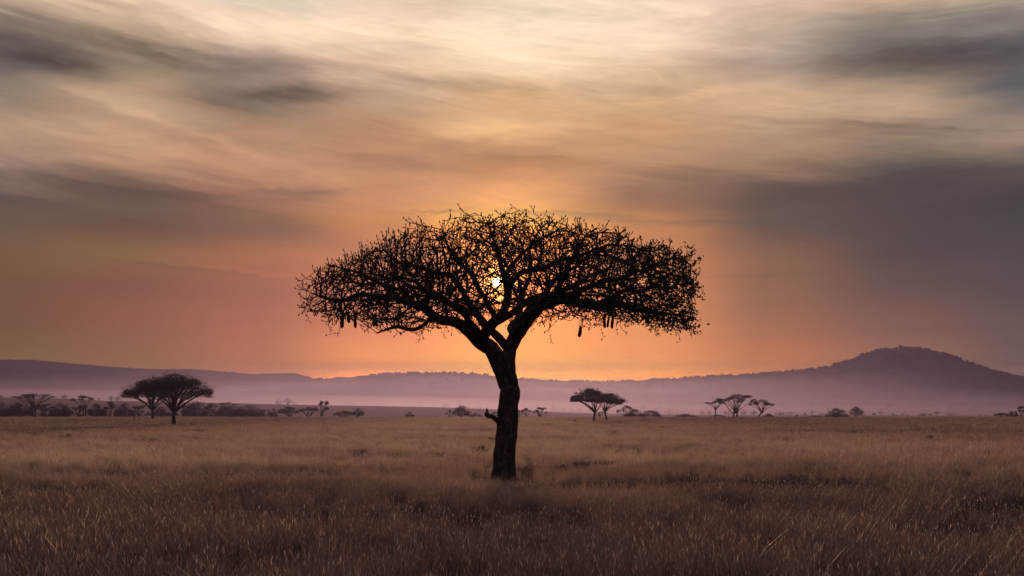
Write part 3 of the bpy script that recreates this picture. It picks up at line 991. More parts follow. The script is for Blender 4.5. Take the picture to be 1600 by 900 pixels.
    for k, p in enumerate(tips):
        f = min(1, max(0, xr[k]))
        m = int(round(1.2 + 6.5 * f * r3.uniform(.4, 1.2))) if r3.random() < 0.22 + 0.7 * f else 0
        for _ in range(m):
            LP.append((p[0] + r3.gauss(0, .045 + .04 * f), p[1] + r3.gauss(0, .045 + .04 * f), p[2] + r3.gauss(.01, .045 + .03 * f)))
            LS.append(0.085 + 0.055 * f)
    V, Fc = leaf_quads(np.array(LP), LS, 0.8, 0.5)
    link('foliage', mesh('foliage', V, Fc), M_leaf2, root)

    # ---- fruit on long cords, each a part
    def fruit(px, py0, py1, dy, w_px, cord_top, tilt=0.0, label=None):
        s = (D0 + dy) / F
        top = P(px, py0, D0 + dy) + inv
        h = (py1 - py0) * s
        r = w_px * 0.5 * s
        fr = TB()
        m = 12
        pts, rad = [], []
        for j in range(m + 1):
            t = j / m
            prof = (max(0.0, 1 - (2 * t - 1) ** 6)) ** 0.5 * (0.80 + 0.25 * t)
            pts.append(top + Vector((tilt * t + .03 * math.sin(t * 3 + px), .02 * math.sin(t * 4), -h * t)))
            rad.append(max(0.012, r * prof))
        fr.tube(pts, rad, 10, 0.05, px)
        o = fr.build('fruit', M_fruit, root)
        if label:
            o['label'] = label
        ct = P(px, cord_top, D0 + dy) + inv
        cb = TB()
        mid = (ct + top) / 2 + Vector((.02, 0, 0))
        cb.tube([ct, mid, top], [.012, .011, .014], 5)
        cb.build('cord', M_twig, o)
    FR = [(537.5, 487, 513, -1.4, 6.5, 468, -.08), (545, 486, 505, -1.8, 5.5, 466, -.03), (556, 489, 513, -1.0, 5, 466, .0), (583, 487, 511, -1.9, 4.5, 462, 0), (588, 488, 511, -1.6, 5, 464, .01),
          (524, 470, 486, -1.2, 5, 455, 0), (532, 468, 489, -2.0, 6.5, 450, 0), (623, 478, 502, -3.4, 5.5, 462, 0), (606, 470, 488, -3.0, 4.5, 455, 0), (697, 476, 503, -4.2, 5, 455, 0), (699, 440, 463, -4.4, 5, 425, 0),
          (705, 441, 466, -4.2, 5, 425, 0), (691, 442, 462, -4.3, 4.5, 430, 0), (811, 438, 458, -1.2, 7, 424, .04), (828.5, 390, 415, -3.5, 5.5, 372, 0), (646, 460, 480, -3.8, 5, 445, 0), (729, 430, 452, -2.5, 5, 415, 0),
          (674, 428, 450, -3.5, 4.5, 415, 0), (739, 412, 432, -3.0, 4.5, 398, 0),
          (945.5, 489, 513, .9, 5, 474, 0), (950.5, 491, 512, 1.3, 4.2, 474, 0), (957, 489, 514, .8, 5, 474, .01), (886, 420, 442, -4.4, 5, 405, 0), (906, 415, 436, -4.4, 5, 402, 0), (926, 440, 458, -4.8, 5, 428, 0)]
    for f in FR:
        fruit(*f)
    fruit(906, 509, 527, .4, 6, 476, 0, 'single fruit hanging lowest on a long cord')

    # ---- dangling flower stalks
    ST = [(515, 497, 522, -1.5), (530, 499, 524, -1.2), (575, 500, 519, -2), (656, 515, 535, -1.5), (695, 510, 529, -1), (830, 500, 518, 0), (860, 505, 535, .6),
          (482, 480, 501, -1.5), (471, 455, 478, -1.4), (941, 490, 527, 1.4), (929, 490, 510, 1.2), (965, 485, 522, 1.8), (982, 495, 511, 1.6), (1061, 505, 533, 1.7), (1026, 500, 522, 1.2), (1036, 498, 520, 1.9), (924, 484, 500, 1.9), (1078, 490, 515, 1.4)]
    for (px, y0, y1, dy) in ST:
        s = (D0 + dy) / F
        a_ = P(px, y0 - 16, D0 + dy) + inv
        L_ = (y1 - y0 + 16) * s
        tb = TB()
        pts = [a_ + Vector((.05 * math.sin(k * 1.1 + px), .03 * math.cos(k + px), -L_ * k / 8)) for k in range(9)]
        tb.tube(pts, [.006] * 9, 4)
        LPs = []
        for k in range(3, 9):
            for _ in range(2 if k < 7 else 3):
                q = pts[k] + Vector((r3.gauss(0, .055), r3.gauss(0, .055), r3.gauss(0, .04)))
                tb.tube([pts[k], q], [.004, .004], 4, closed=False)
                LPs.append(tuple(q))
        Vl, Fl = leaf_quads(np.array(LPs), 0.075, 1.0, 0.7)
        b0 = len(tb.V)
        tb.V += [Vector(v) for v in Vl]
        tb.F += [tuple(int(x) + b0 for x in f) for f in Fl]
        tb.build('flower_stalk', M_twig, root, False)

    # ---- broken branch stub on the left of the trunk
    tb = TB()
    pts = [T3(784, 663, -.15), T3(775, 656, -.4), T3(768, 650.5, -.5), T3(762, 650, -.55), T3(759, 648, -.55), T3(758, 644.5, -.5)]
    tb.tube(*resample([p + inv for p in pts], [v / PXM for v in (4.2, 3.6, 3.4, 3.2, 2.2, 1.0)], .06), 9, .18, 1.0)
    pts = [T3(765, 651, -.5), T3(762, 646, -.5), T3(761, 641, -.48), T3(760.6, 637, -.46)]
    tb.tube(*resample([p + inv for p in pts], [v / PXM for v in (2.6, 2.2, 1.6, .5)], .06), 8, .2, 2.0)
    for e_ in ((769, 651, 769, 646), (773, 655, 775, 648), (766, 650, 767, 645.5)):
        tb.tube([T3(e_[0], e_[1], -.5) + inv, T3(e_[2], e_[3], -.48) + inv], [.03, .012], 5)
    o = tb.build('broken_branch', M_bark, root)
    o['label'] = 'short broken dead branch low on the left side of the trunk'
    return root


build_big_tree()


# ------------------------------------------------------------------ distant trees
def y_for_px(py, x_px):
    """distance on the near plain whose ground is seen at this height"""
    best, by = 1e9, 400
    for Y in range(60, 478, 3):
        z = gz((x_px - 800) / F * Y, Y)
        q = HORIZON + F * (CAM_H - z) / Y
        if abs(q - py) < best:
            best, by = abs(q - py), Y
    return float(by)


def crown_points(x0, x1, zt, zb, depth, n, kind, r):
    """points through the crown's volume; x0..x1 and zt, zb in metres relative to the base"""
    cx, w = (x0 + x1) / 2, (x1 - x0) / 2
    h = zt - zb
    pads = []
    if kind == 'umbrella':
        k = max(4, int(w * 1.6))
        for _ in range(k):
            a = r.uniform(-1, 1)
            d = r.uniform(-1, 1) * math.sqrt(max(0, 1 - a * a))
            rho = math.sqrt(a * a + d * d)
            z = zt - h * (0.18 + 0.62 * rho ** 1.8 * r.uniform(.5, 1.25))
            pads.append((cx + a * w * .82, d * depth * .82, z, w * r.uniform(.20, .36), h * r.uniform(.10, .20)))
    elif kind == 'flat':
        k = max(4, int(w * 1.4))
        for _ in range(k):
            a = r.uniform(-1, 1)
            d = r.uniform(-1, 1) * math.sqrt(max(0, 1 - a * a))
            rho = math.sqrt(a * a + d * d)
            z = zt - h * (0.22 + 0.5 * rho * r.uniform(.2, 1.3))
            pads.append((cx + a * w * .84, d * depth * .84, z, w * r.uniform(.17, .30), h * r.uniform(.12, .2)))
    elif kind == 'layered':
        k = max(5, int(w * 2.4))
        for _ in range(k):
            a = r.uniform(-1, 1)
            d = r.uniform(-1, 1) * math.sqrt(max(0, 1 - a * a))
            z = zt - h * r.uniform(.1, .95) * (0.35 + 0.65 * abs(a) if r.random() < .5 else 1)
            pads.append((cx + a * w * .8, d * depth * .8, z, w * r.uniform(.18, .32), h * r.uniform(.06, .12)))
    else:   # round and bush
        k = max(6, int(w * 3))
        for _ in range(k):
            a = r.uniform(-1, 1)
            d = r.uniform(-1, 1) * math.sqrt(max(0, 1 - a * a))
            rho2 = a * a + d * d
            top = zb + h * math.sqrt(max(0.04, 1 - rho2 * .95))
            z = r.uniform(zb + h * .10, top - h * .10) if top - zb > h * .25 else zb + h * .12
            pads.append((cx + a * w * .80, d * depth * .8, z, w * r.uniform(.20, .33), h * r.uniform(.12, .2)))
    pads.append((x0 + w * .16, 0, zt - h * (.62 if kind != 'bush' else .8), w * .17, h * .13))
    pads.append((x1 - w * .16, 0, zt - h * (.66 if kind != 'bush' else .8), w * .17, h * .13))
    pads.append((cx, 0, zt - h * .16, w * .3, h * .15))
    pts = []
    tot = sum(p[3] for p in pads)
    g_ = np.random.default_rng(int(abs(x0 * 13 + zt * 7) * 10) + 1)
    if kind in ('umbrella', 'round', 'bush'):
        # the body of the crown: a dome with a ragged rim and noisy gaps
        m = int(n * (0.60 if kind == 'umbrella' else 0.55))
        a = g_.uniform(-1, 1, m * 2)
        d = g_.uniform(-1, 1, m * 2)
        rho = np.sqrt(a * a + d * d)
        ok = rho < 1
        a, d, rho = a[ok], d[ok], rho[ok]
        th_ = np.arctan2(d, a)
        rag = 1 + .13 * np.sin(th_ * 5 + x0) + .10 * np.sin(th_ * 11 + zt)
        topc = zt - h * (.04 + .62 * rho ** 2.3)
        botc = zb + h * (.02 if kind != 'umbrella' else .30) * (1 - rho) + h * (.12 if kind == 'umbrella' else 0) * rho
        lump = .20 * h * (np.sin(a * 9 + x0) * np.cos(d * 8 + zt) + .5 * np.sin(a * 21 + d * 17))
        zz = botc + (np.maximum(topc + lump, botc) - botc) * g_.uniform(0, 1, len(a)) ** .75
        q = np.stack([cx + a * w * .96 * rag, d * depth * .96 * rag, zz], 1)
        gap = np.sin(q[:, 0] * 5.3 / max(w, 1) * 2) * np.sin(q[:, 2] * 9 / max(h, .5)) * np.sin(q[:, 1] * 6 / max(w, 1) * 2 + 1)
        pts.append(q[(gap > -.30) | (g_.uniform(0, 1, len(q)) < .35)])
    for (px, py, pz, pr, ph) in pads:
        m = max(4, int(n * pr / tot))
        u = np.random.default_rng(int(abs(px * 97 + py * 31 + pz * 13) * 10) + 5).normal(size=(m, 3))
        u /= np.linalg.norm(u, axis=1, keepdims=True)
        rad = np.random.default_rng(m + int(abs(px) * 11)).uniform(.2, 1, (m, 1)) ** .45
        q = u * rad * np.array([pr, pr * depth / max(w, .1), ph]) + np.array([px, py, pz])
        pts.append(q)
    return np.concatenate(pts), pads


TREES = []


def savanna_tree(name, kind, x0, x1, ytop, ycb, bx, Y, label, cat='tree', group=None, trunk_px=2.0, mat=None, stems=1, leaf=None, n=None, fork=0.45, lean=0):
    r = random.Random(int(bx * 13 + ytop))
    X = (bx - 800) / F * Y
    Z = gz(X, Y)
    s = Y / F
    root = empty(name, (X, Y, Z))
    tag(root, label, cat, group)
    gx0, gx1 = (x0 - bx) * s, (x1 - bx) * s
    zt = CAM_H + (HORIZON - ytop) * s - Z
    zb = CAM_H + (HORIZON - ycb) * s - Z
    w = (gx1 - gx0) / 2
    depth = w * 0.85
    area = (x1 - x0) * (ycb - ytop)
    n = n or int(min(7000, max(220, area * 5.5)))
    pts, pads = crown_points(gx0, gx1, zt, zb, depth, n, kind, r)
    leaf = leaf or max(0.22, 1.05 * s)
    V, Fc = leaf_quads(pts, np.full(len(pts), leaf), .45, .6)
    link('crown', mesh('crown', V, Fc), mat or M_leaf, root)
    if kind == 'bush':
        tb = TB()
        for k in range(3):
            tb.tube([Vector((0, 0, -.15)), Vector((w * .3 * (k - 1), .1 * k, zt * .35)), Vector((w * .6 * (k - 1), .3 * k, zt * .6))], [.14, .09, .03], 6)
        tb.build('trunk', M_abark, root)
        return root
    tr = trunk_px * s / 2
    tb = TB()
    for st in range(stems):
        ox = (st - (stems - 1) / 2) * tr * 3.2
        zf = max(zb * fork, .4)
        fk = Vector((ox * 1.4 + lean * s, r.uniform(-.2, .2), zf))
        p, q = resample([Vector((ox, 0, -.2)), Vector((ox * 1.2 + lean * s * .35 + r.uniform(-.05, .05) * zf, 0, zf * .5)), fk], [tr * 1.25, tr, tr * .9], .4)
        tb.tube(p, q, 8, .1, bx)
        mine = [pd for i, pd in enumerate(pads) if i % stems == st]
        r.shuffle(mine)
        for pd in mine[:16]:
            tgt = Vector((pd[0], pd[1], pd[2] - pd[4] * .3))
            d = tgt - fk
            m1 = fk + Vector((d.x * .35, d.y * .35, d.z * .45)) + Vector((r.uniform(-1, 1), r.uniform(-1, 1), r.uniform(-.6, .6))) * .06 * d.length
            m2 = fk + Vector((d.x * .72, d.y * .72, d.z * .80)) + Vector((r.uniform(-1, 1), r.uniform(-1, 1), r.uniform(-.8, .4))) * .05 * d.length
            p, q = resample([fk - Vector((0, 0, tr)), m1, m2, tgt], [tr * .62, tr * .42, tr * .28, tr * .12], .7)
            tb.tube(p, q, 6, .08, pd[0])
            for _ in range(3):
                e = tgt + Vector((r.uniform(-1, 1) * pd[3] * .9, r.uniform(-1, 1) * pd[3] * .9, r.uniform(0, 1) * pd[4]))
                tb.tube([m2, (m2 + e) / 2 + Vector((0, 0, .05 * d.length)), e], [tr * .22, tr * .14, tr * .06], 5)
    tb.build('trunk', M_abark, root)
    return root


G_LINE = 'trees of the dark line along the far left edge of the plain'
G_FAR = 'pale trees scattered on the hazy plain below the hills'
G_MID = 'single trees along the edge of the plain'
tree = savanna_tree
# the two acacias standing nearest after the big tree (left)
ya = y_for_px(667, 272)
tree('acacia_tree', 'umbrella', 214, 333, 583, 627, 272, ya, 'dense dark green umbrella acacia in front at left, its crown overlapping a smaller one', 'tree', None, 6.2, n=12000, leaf=.26, fork=.62)
yb = y_for_px(657, 238)
tree('acacia_tree', 'umbrella', 192, 268, 592, 626, 238, yb, 'smaller dark acacia tucked behind the left edge of the large dense umbrella acacia', 'tree', None, 4.2, n=9000, leaf=.34, fork=.55)
# the pair right of the big tree
yc = y_for_px(660, 927)
tree('acacia_tree', 'umbrella', 892, 952, 607, 631, 927, yc, 'left and nearer acacia of the close pair just right of the big tree', 'tree', None, 3.6, n=5200, leaf=.36, fork=.55, lean=3)
yd = y_for_px(658, 948)
tree('acacia_tree', 'umbrella', 929, 977, 614, 633, 948, yd, 'right acacia of the close pair, with a kinked thin trunk and darker low crown', 'tree', None, 2.8, n=3600, leaf=.38, fork=.6, lean=-3)
# trio on the right
tree('acacia_tree', 'flat', 1102, 1134, 626.5, 632, 1118, 470, 'smallest acacia of the trio at right with a thin flat crown', 'tree', None, 1.9, n=900, leaf=.42, fork=.62)
tree('acacia_tree', 'flat', 1119, 1183, 615, 630, 1149, 470, 'tallest acacia of the trio at right, spreading flat crown on two forked stems', 'tree', None, 2.4, n=3200, leaf=.42, stems=2, fork=.3)
tree('acacia_tree', 'flat', 1169, 1211, 624, 637, 1184, 474, 'leaning acacia at the right end of the trio, crown sagging to the right', 'tree', None, 2.2, n=1900, leaf=.42, fork=.5, lean=6)

# the tree line at left
L = [
 ('acacia_tree', 'flat', 18, 88, 614.5, 623, 53, 520, 'wide flat-topped acacia rising highest at the left end of the dark tree line', 2.4, 2),
 ('thorn_tree', 'round', -22, 22, 630, 652, 4, 540, 'rounded thorn tree cut off by the left edge of the photo', 2, 1),
 ('thorn_tree', 'round', 8, 50, 629, 650, 32, 560, 'dark rounded thorn tree beneath the left half of the wide flat-topped acacia', 2.4, 1),
 ('thorn_tree', 'layered', 46, 86, 632, 652, 69, 565, 'low loose thorn tree beneath the right half of the wide flat-topped acacia', 2, 1),
 ('thorn_tree', 'round', 78, 112, 631, 651, 96, 545, 'broad dense thorn tree left of the slim two-stemmed flat acacia', 2, 1),
 ('acacia_tree', 'flat', 111, 147, 617.5, 627, 132, 515, 'slim flat-topped acacia on two thin stems in the left tree line', 1.5, 2),
 ('thorn_tree', 'round', 94, 110, 634, 652, 102, 520, 'small very dark bushy tree just left of the slim two-stemmed acacia', 2, 1),
 ('thorn_tree', 'layered', 112, 142, 634, 652, 121, 570, 'low spreading thorn tree behind the stems of the slim flat acacia', 2, 1),
 ('thorn_tree', 'round', 139, 161, 631, 651, 149, 540, 'compact rounded tree right of the slim two-stemmed acacia', 2, 1),
 ('thorn_tree', 'layered', 158, 184, 628, 652, 172, 540, 'ragged layered tree midway between the slim acacia and the dark green pair', 2, 1),
 ('thorn_tree', 'round', 180, 208, 630, 652, 196, 555, 'dark rounded tree half hidden by the left edge of the dark green pair', 2, 1),
 ('thorn_tree', 'layered', 204, 232, 634, 652, 217, 560, 'low tree seen under the smaller dark acacia, left of its trunk', 2, 1),
 ('thorn_tree', 'round', 236, 266, 636, 652, 251, 560, 'low bushy tree seen between the two trunks of the dark green pair', 2, 1),
 ('thorn_tree', 'layered', 274, 296, 634, 652, 286, 560, 'low tree just right of the trunk of the large dense acacia', 2, 1),
 ('thorn_tree', 'round', 288, 326, 627.5, 652, 306, 535, 'tall rounded tree right behind the large dense acacia, highest there in the line', 2.4, 1),
 ('thorn_tree', 'layered', 318, 344, 630, 652, 331, 560, 'loose open tree between the tall rounded one and the broad mass', 1.8, 1),
 ('acacia_tree', 'flat', 343, 372, 628, 633, 358, 535, 'flat-topped tree poking out over the broad low mass in the left line', 1.6, 1),
 ('thorn_tree', 'round', 334, 384, 633, 652, 357, 550, 'broad low thorn tree under the poking flat-topped crown', 2.4, 1),
 ('thorn_tree', 'round', 368, 411, 633, 652, 388, 545, 'broad dark thorn tree at the right end of the left mass', 2.4, 1),
 ('thorn_tree', 'layered', 404, 424, 641, 652, 414, 560, 'low ragged shrubby tree left of the dark stump-like bush', 1.5, 1),
 ('thorn_tree', 'bush', 421, 434, 638, 653, 427, 520, 'narrow upright dark bush between the left mass and the leaning umbrella tree', 2, 1),
 ('acacia_tree', 'umbrella', 434, 467, 635, 647, 454, 540, 'rounded umbrella acacia right of the narrow dark bush', 2, 2),
 ('acacia_tree', 'umbrella', 466, 498, 636, 643, 482, 545, 'spreading umbrella acacia between the rounded one and the tall sparse tree', 2, 2),
 ('acacia_tree', 'layered', 491, 514, 626, 645, 502, 530, 'tall sparse see-through tree with a wispy flat top right of the umbrella acacias', 1.4, 2),
 ('thorn_tree', 'umbrella', 523, 554, 643, 650, 538, 540, 'low wide faded tree just left of the small dark tree', 1.8, 2),
 ('thorn_tree', 'round', 551, 568, 638.5, 649, 557, 490, 'small dark lopsided tree standing alone at the right end of the left line', 2, 2),
]
for (nm, kd_, x0, x1, yt, yc_, bx, Y, lab, tp, st) in L:
    grow = (x1 - x0) * .07 if nm == 'thorn_tree' and kd_ != 'bush' else 0
    tree(nm, kd_, x0 - grow, x1 + grow, yt - (1.2 if grow else 0), yc_, bx, Y, lab, 'tree', G_LINE, tp, mat=M_scrub, stems=st, fork=.5)

L = [
 ('thorn_tree', 'bush', 632, 648, 643.5, 653, 640, 500, 'small pointed bush alone on the plain edge left of the big tree', 'bush', M_scrub),
 ('thorn_tree', 'round', 707, 735, 633, 650, 720, 520, 'full rounded tree on the plain edge nearest left of the big trunk', 'tree', M_scrub),
 ('thorn_tree', 'layered', 695, 711, 640.5, 650, 703, 540, 'thin faded tree touching the left side of the full rounded tree', 'tree', M_scrub),
 ('thorn_tree', 'bush', 731, 754, 645.5, 653, 742, 560, 'low mound-like thicket touching the right side of the full rounded tree', 'bush', M_scrub),
 ('thorn_tree', 'layered', 766, 781, 643, 650, 774, 540, 'small faded tree seen behind the broken branch', 'tree', M_scrub),
 ('thorn_tree', 'layered', 805, 816, 640, 650, 811, 545, 'little tree peeping out at the right side of the big trunk', 'tree', M_scrub),
 ('acacia_tree', 'umbrella', 814, 830, 637.5, 644, 822, 530, 'small domed tree second to the right of the big trunk', 'tree', M_scrub),
 ('acacia_tree', 'layered', 832, 855, 636, 649, 844, 500, 'ragged dark tree third to the right of the big trunk', 'tree', M_scrub),
 ('thorn_tree', 'layered', 928, 950, 643, 647, 936, 480, 'low flat bushy tree behind and between the trunks of the close pair', 'tree', M_scrub),
 ('acacia_tree', 'layered', 963, 990, 633.5, 650, 976, 505, 'tiered tree at the left end of the dense thicket right of the close pair', 'tree', M_scrub),
 ('thorn_tree', 'bush', 976, 1008, 638.5, 653, 992, 515, 'dense thicket right against the tiered tree', 'bush', M_scrub),
 ('thorn_tree', 'bush', 1000, 1034, 640.5, 653, 1016, 520, 'right half of the dense thicket, tapering down to the right', 'bush', M_scrub),
 ('thorn_tree', 'bush', 1054, 1090, 646, 654, 1073, 495, 'low isolated mound of scrub between the thicket and the trio', 'bush', M_scrub),
 ('thorn_tree', 'bush', 1109, 1136, 647.5, 654, 1123, 500, 'low scrub mound behind the smallest acacia of the trio', 'bush', M_scrub),
 ('thorn_tree', 'bush', 1192, 1209, 646, 653, 1200, 500, 'small round bush right of the leaning acacia of the trio', 'bush', M_scrub),
 ('thorn_tree', 'bush', 1256, 1292, 649, 654, 1273, 490, 'flat strip of scrub touching the left side of the big dark dome bush', 'bush', M_scrub),
 ('thorn_tree', 'bush', 1288, 1326, 637.5, 654, 1307, 480, 'big dark dome-shaped bush at right below the hill', 'bush', M_leaf),
 ('thorn_tree', 'round', 1326, 1350, 635, 649, 1337, 720, 'pale grey rounded tree just right of the dark dome bush', 'tree', M_scrub),
 ('thorn_tree', 'umbrella', 1553, 1576, 645, 650, 1565, 560, 'low umbrella tree left of the last cluster at the right edge', 'tree', M_scrub),
 ('thorn_tree', 'round', 1572, 1590, 642.5, 652, 1581, 560, 'rounded tree beside the spiky one at the right edge', 'tree', M_scrub),
 ('thorn_tree', 'layered', 1586, 1604, 634, 650, 1595, 520, 'spiky half-bare tree cut by the right edge of the photo', 'tree', M_scrub),
]
for (nm, kd_, x0, x1, yt, yc_, bx, Y, lab, cat, mt) in L:
    nm2 = 'thicket' if kd_ == 'bush' else nm
    tree(nm2, kd_, x0, x1, yt, yc_, bx, Y, lab, cat, None if kd_ == 'bush' else G_MID, 1.6, mat=mt, stems=1, fork=.5)

# far pale trees: (kind, x, half width, top, Y, label)
L = [
 ('round', 2, 4, 617.5, 900, 'pale tree on the far rise at the left edge of the photo'),
 ('round', 100, 5.5, 616.5, 890, 'pale rounded tree on the rise between the two flat acacias at left'),
 ('flat', 154, 5, 621.5, 895, 'tiny flat tree on the rise right of the slim two-stemmed acacia'),
 ('round', 174, 5, 617, 900, 'left of two pale trees on the rise beside the dark green pair'),
 ('round', 184, 4.5, 619, 900, 'right of two pale trees on the rise, touching the dark green pair'),
 ('round', 436, 6, 622.5, 930, 'left and lower of two pale crowns on the far plain above the narrow bush'),
 ('round', 450, 8, 620.5, 930, 'right and larger of two pale crowns on the far plain above the narrow bush'),
 ('flat', 460, 4, 628.5, 905, 'tiny flat tree right below the larger pale crown'),
 ('flat', 540, 4, 629, 1500, 'small pale flat tree left of the rounded one above the lopsided dark tree'),
 ('round', 551, 6, 626, 1450, 'pale rounded tree above the small lopsided dark tree'),
 ('round', 592, 1.6, 632.5, 1500, 'tiny far bush midway between the dark tree and the pointed bush'),
 ('round', 643, 1.6, 633, 1300, 'tiny upright far tree above the pointed bush'),
 ('flat', 657, 4, 632, 1350, 'small far flat tree right above the pointed bush'),
 ('flat', 664, 4, 636, 1250, 'low far tree between the pointed bush and the full rounded tree'),
 ('round', 697, 7, 629.5, 1250, 'pale spreading tree above left of the full rounded tree'),
 ('flat', 717, 4, 623.5, 1700, 'very faint flat tree above the full rounded tree'),
 ('round', 750, 4, 632, 1300, 'pale small round tree above the broken branch'),
 ('round', 865, 4.5, 632.5, 1250, 'pale round tree above the ragged dark tree right of the trunk'),
 ('flat', 879, 4, 637.5, 1150, 'low pale tree left of the close pair'),
 ('flat', 893, 4, 637, 1180, 'second low pale tree left of the close pair, next to its trunk'),
 ('flat', 905, 3.6, 638, 1150, 'low pale tree right next to the left trunk of the close pair'),
 ('flat', 1005, 5, 633.5, 1250, 'pale flat tree above the dense thicket'),
 ('round', 1025, 5.5, 637, 1050, 'pale rounded tree above the right half of the thicket'),
 ('layered', 1045, 8, 637, 1000, 'pale spreading tree between the thicket and the low mound'),
 ('round', 1057, 3, 640, 1050, 'small pale tree just left of the low isolated mound'),
 ('round', 1097, 4.5, 640.5, 900, 'first pale tree left of the smallest trio acacia'),
 ('round', 1108, 4.5, 641, 900, 'pale tree touching the left of the smallest trio acacia'),
 ('round', 1139, 9, 638.5, 850, 'broad pale crown between the two left acacias of the trio'),
 ('round', 1162, 6, 640, 850, 'pale crown between the tallest trio acacia and the leaning one'),
 ('round', 1178, 5.5, 641, 850, 'pale crown right behind the leaning acacia of the trio'),
 ('round', 1218, 8, 640.5, 800, 'pale rounded clump right of the trio'),
 ('flat', 1235, 9, 643.5, 800, 'pale low clump right of the rounded one beyond the trio'),
 ('round', 1258, 3, 643.5, 800, 'small pale tree left of the flat scrub strip'),
 ('flat', 1268, 5.5, 641.5, 820, 'pale flat tree above the scrub strip'),
 ('flat', 1268.5, 4.5, 631, 1500, 'faint flat tree far out, highest above the scrub strip'),
 ('flat', 1284, 5.5, 646, 780, 'pale low tree touching the dark dome bush'),
 ('round', 1366, 3.6, 644.5, 820, 'first small tree right of the pale grey rounded tree'),
 ('flat', 1377, 5, 643.5, 850, 'second small tree right of the pale grey rounded tree'),
 ('flat', 1376, 3, 639, 1100, 'tiny faint tree above the second small tree'),
 ('flat', 1387.5, 4.5, 633, 1350, 'faint flat tree far below the summit of the hill'),
 ('round', 1395, 2.6, 645.5, 850, 'third small tree below the summit'),
 ('flat', 1400, 4, 648, 780, 'lowest tiny shrub tree below the summit'),
 ('round', 1410, 3, 646, 850, 'narrow small tree right of the summit line'),
 ('round', 1418, 2.4, 647.5, 850, 'tiniest tree left of the square pale clump'),
 ('round', 1442.5, 6.5, 645.5, 800, 'square-looking pale clump in the middle of the right side'),
 ('round', 1453, 3, 646, 820, 'small pale tree touching the square-looking clump'),
 ('umbrella', 1463.5, 5, 643, 850, 'slanting pale umbrella tree right of the square-looking clump'),
 ('flat', 1487, 8, 645.5, 800, 'wide low pale tree right of the slanting one'),
 ('flat', 1485, 4, 634.5, 1350, 'faint flat tree above the wide low pale tree'),
 ('flat', 1521.5, 5, 634.5, 1300, 'rightmost faint flat tree high on the far plain'),
 ('round', 1531, 1.8, 647, 850, 'tiny dark tree left of the right edge cluster'),
 ('round', 1540, 1.8, 648, 850, 'second tiny dark tree left of the right edge cluster'),
 ('flat', 1414, 2.5, 643, 1100, 'tiny faint tree above the narrow small tree'),
]
for (kd_, x, hw, yt, Y, lab) in L:
    s = Y / F
    X = (x - 800) / F * Y
    zb_px = HORIZON + (CAM_H - gz(X, Y)) / s
    zb_px = max(zb_px, yt + 3.0)
    cb = yt + (zb_px - yt) * (.45 if kd_ in ('flat', 'umbrella') else .8)
    cb = min(cb, yt + (3.2 if kd_ == 'flat' else 9))
    tree('distant_tree', kd_, x - hw, x + hw, yt, cb, x, Y, lab, 'tree', G_FAR, 0.9, mat=M_scrub, n=int(90 + hw * 26), leaf=max(.5, .8 * s), fork=.5)


# ------------------------------------------------------------------ small things on the plain
def dry_shrub(x, py, hw, h, label, twiggy=True):
    Y = y_for_px(py, x)
    s = Y / F
    X = (x - 800) / F * Y
    r = random.Random(int(x))
    root = empty('dry_shrub', (X, Y, gz(X, Y)))
    tag(root, label, 'shrub', 'dark shrubs on the grass plain')
    tb = TB()
    ends = []
    for k in range(22):
        a = r.uniform(0, 6.28)
        e = Vector((math.cos(a) * hw * s * r.uniform(.2, 1), math.sin(a) * hw * s * r.uniform(.2, 1), h * s * r.uniform(.6, 1.1)))
        tb.tube([Vector((0, 0, -.1)), e * .5 + Vector((0, 0, .05)), e], [.02 + .01 * s, .015 + .008 * s, .01], 5)
        ends.append(tuple(e))
        ends.append(tuple(e * .75))
    tb.build('stems', M_twig, root, False)
    pts = np.repeat(np.array(ends), 7, axis=0) + rng.normal(scale=hw * s * .16, size=(len(ends) * 7, 3))
    V, Fc = leaf_quads(pts, .09 + .12 * s, .8, .5)
    link('leaves', mesh('leaves', V, Fc), M_scrub, root)


for a in [(102, 692, 9, 13, 'low dark twiggy shrub alone in the grass left of the dark green pair'),
          (300, 668, 3.5, 7, 'small reddish shrub just right of the nearest left acacia'),
          (284, 668, 3.5, 5, 'smallest low shrub between the acacia trunk and the reddish shrub'),
          (899, 661, 6, 6, 'low dark shrub left of the close pair on the plain'),
          (964, 697, 9, 6, 'flat dark shrub in the grass below the close pair'),
          (1452, 694, 7, 13, 'upright bare twiggy shrub in the grass at right below the hill'),
          (1381, 706, 4, 10, 'small reddish shrub left of the upright twiggy one'),
          (1149, 695, 9, 9, 'dark round tussock shrub in the grass below the trio'),
          (752, 748, 15, 17, 'dark leafy shrub growing at the left foot of the big trunk'),
          (812, 748, 8, 9, 'small leafy shrub growing at the right foot of the big trunk')]:
    dry_shrub(*a)

# dead leaning pole-like trunk
o = None
Yp = 470.0
Xp = (1241 - 800) / F * Yp
root_z = gz(Xp, Yp)
tb = TB()
tb.tube([Vector((-.2, 0, -.2)), Vector((.7, 0, .7)), Vector((1.9, .1, 1.9))], [.35, .32, .22], 8, .2, 4)
tb.tube([Vector((1.0, 0, 1.0)), Vector((1.6, .1, .9))], [.15, .05], 6)
o = tb.build('dead_trunk', M_abark)
o.location = (Xp, Yp, root_z)
tag(o, 'short dead trunk leaning to the right on the plain edge right of the trio', 'dead trunk')
Yp = 340.0
Xp = (210 - 800) / F * Yp
tb = TB()
tb.tube([Vector((0, 0, -.2)), Vector((.05, 0, .8)), Vector((-.05, 0, 1.7))], [.34, .28, .16], 8, .25, 8)
o = tb.build('tree_stump', M_abark)
o.location = (Xp, Yp, gz(Xp, Yp))
tag(o, 'thin dark upright stump on the plain left of the smaller dark acacia', 'stump')


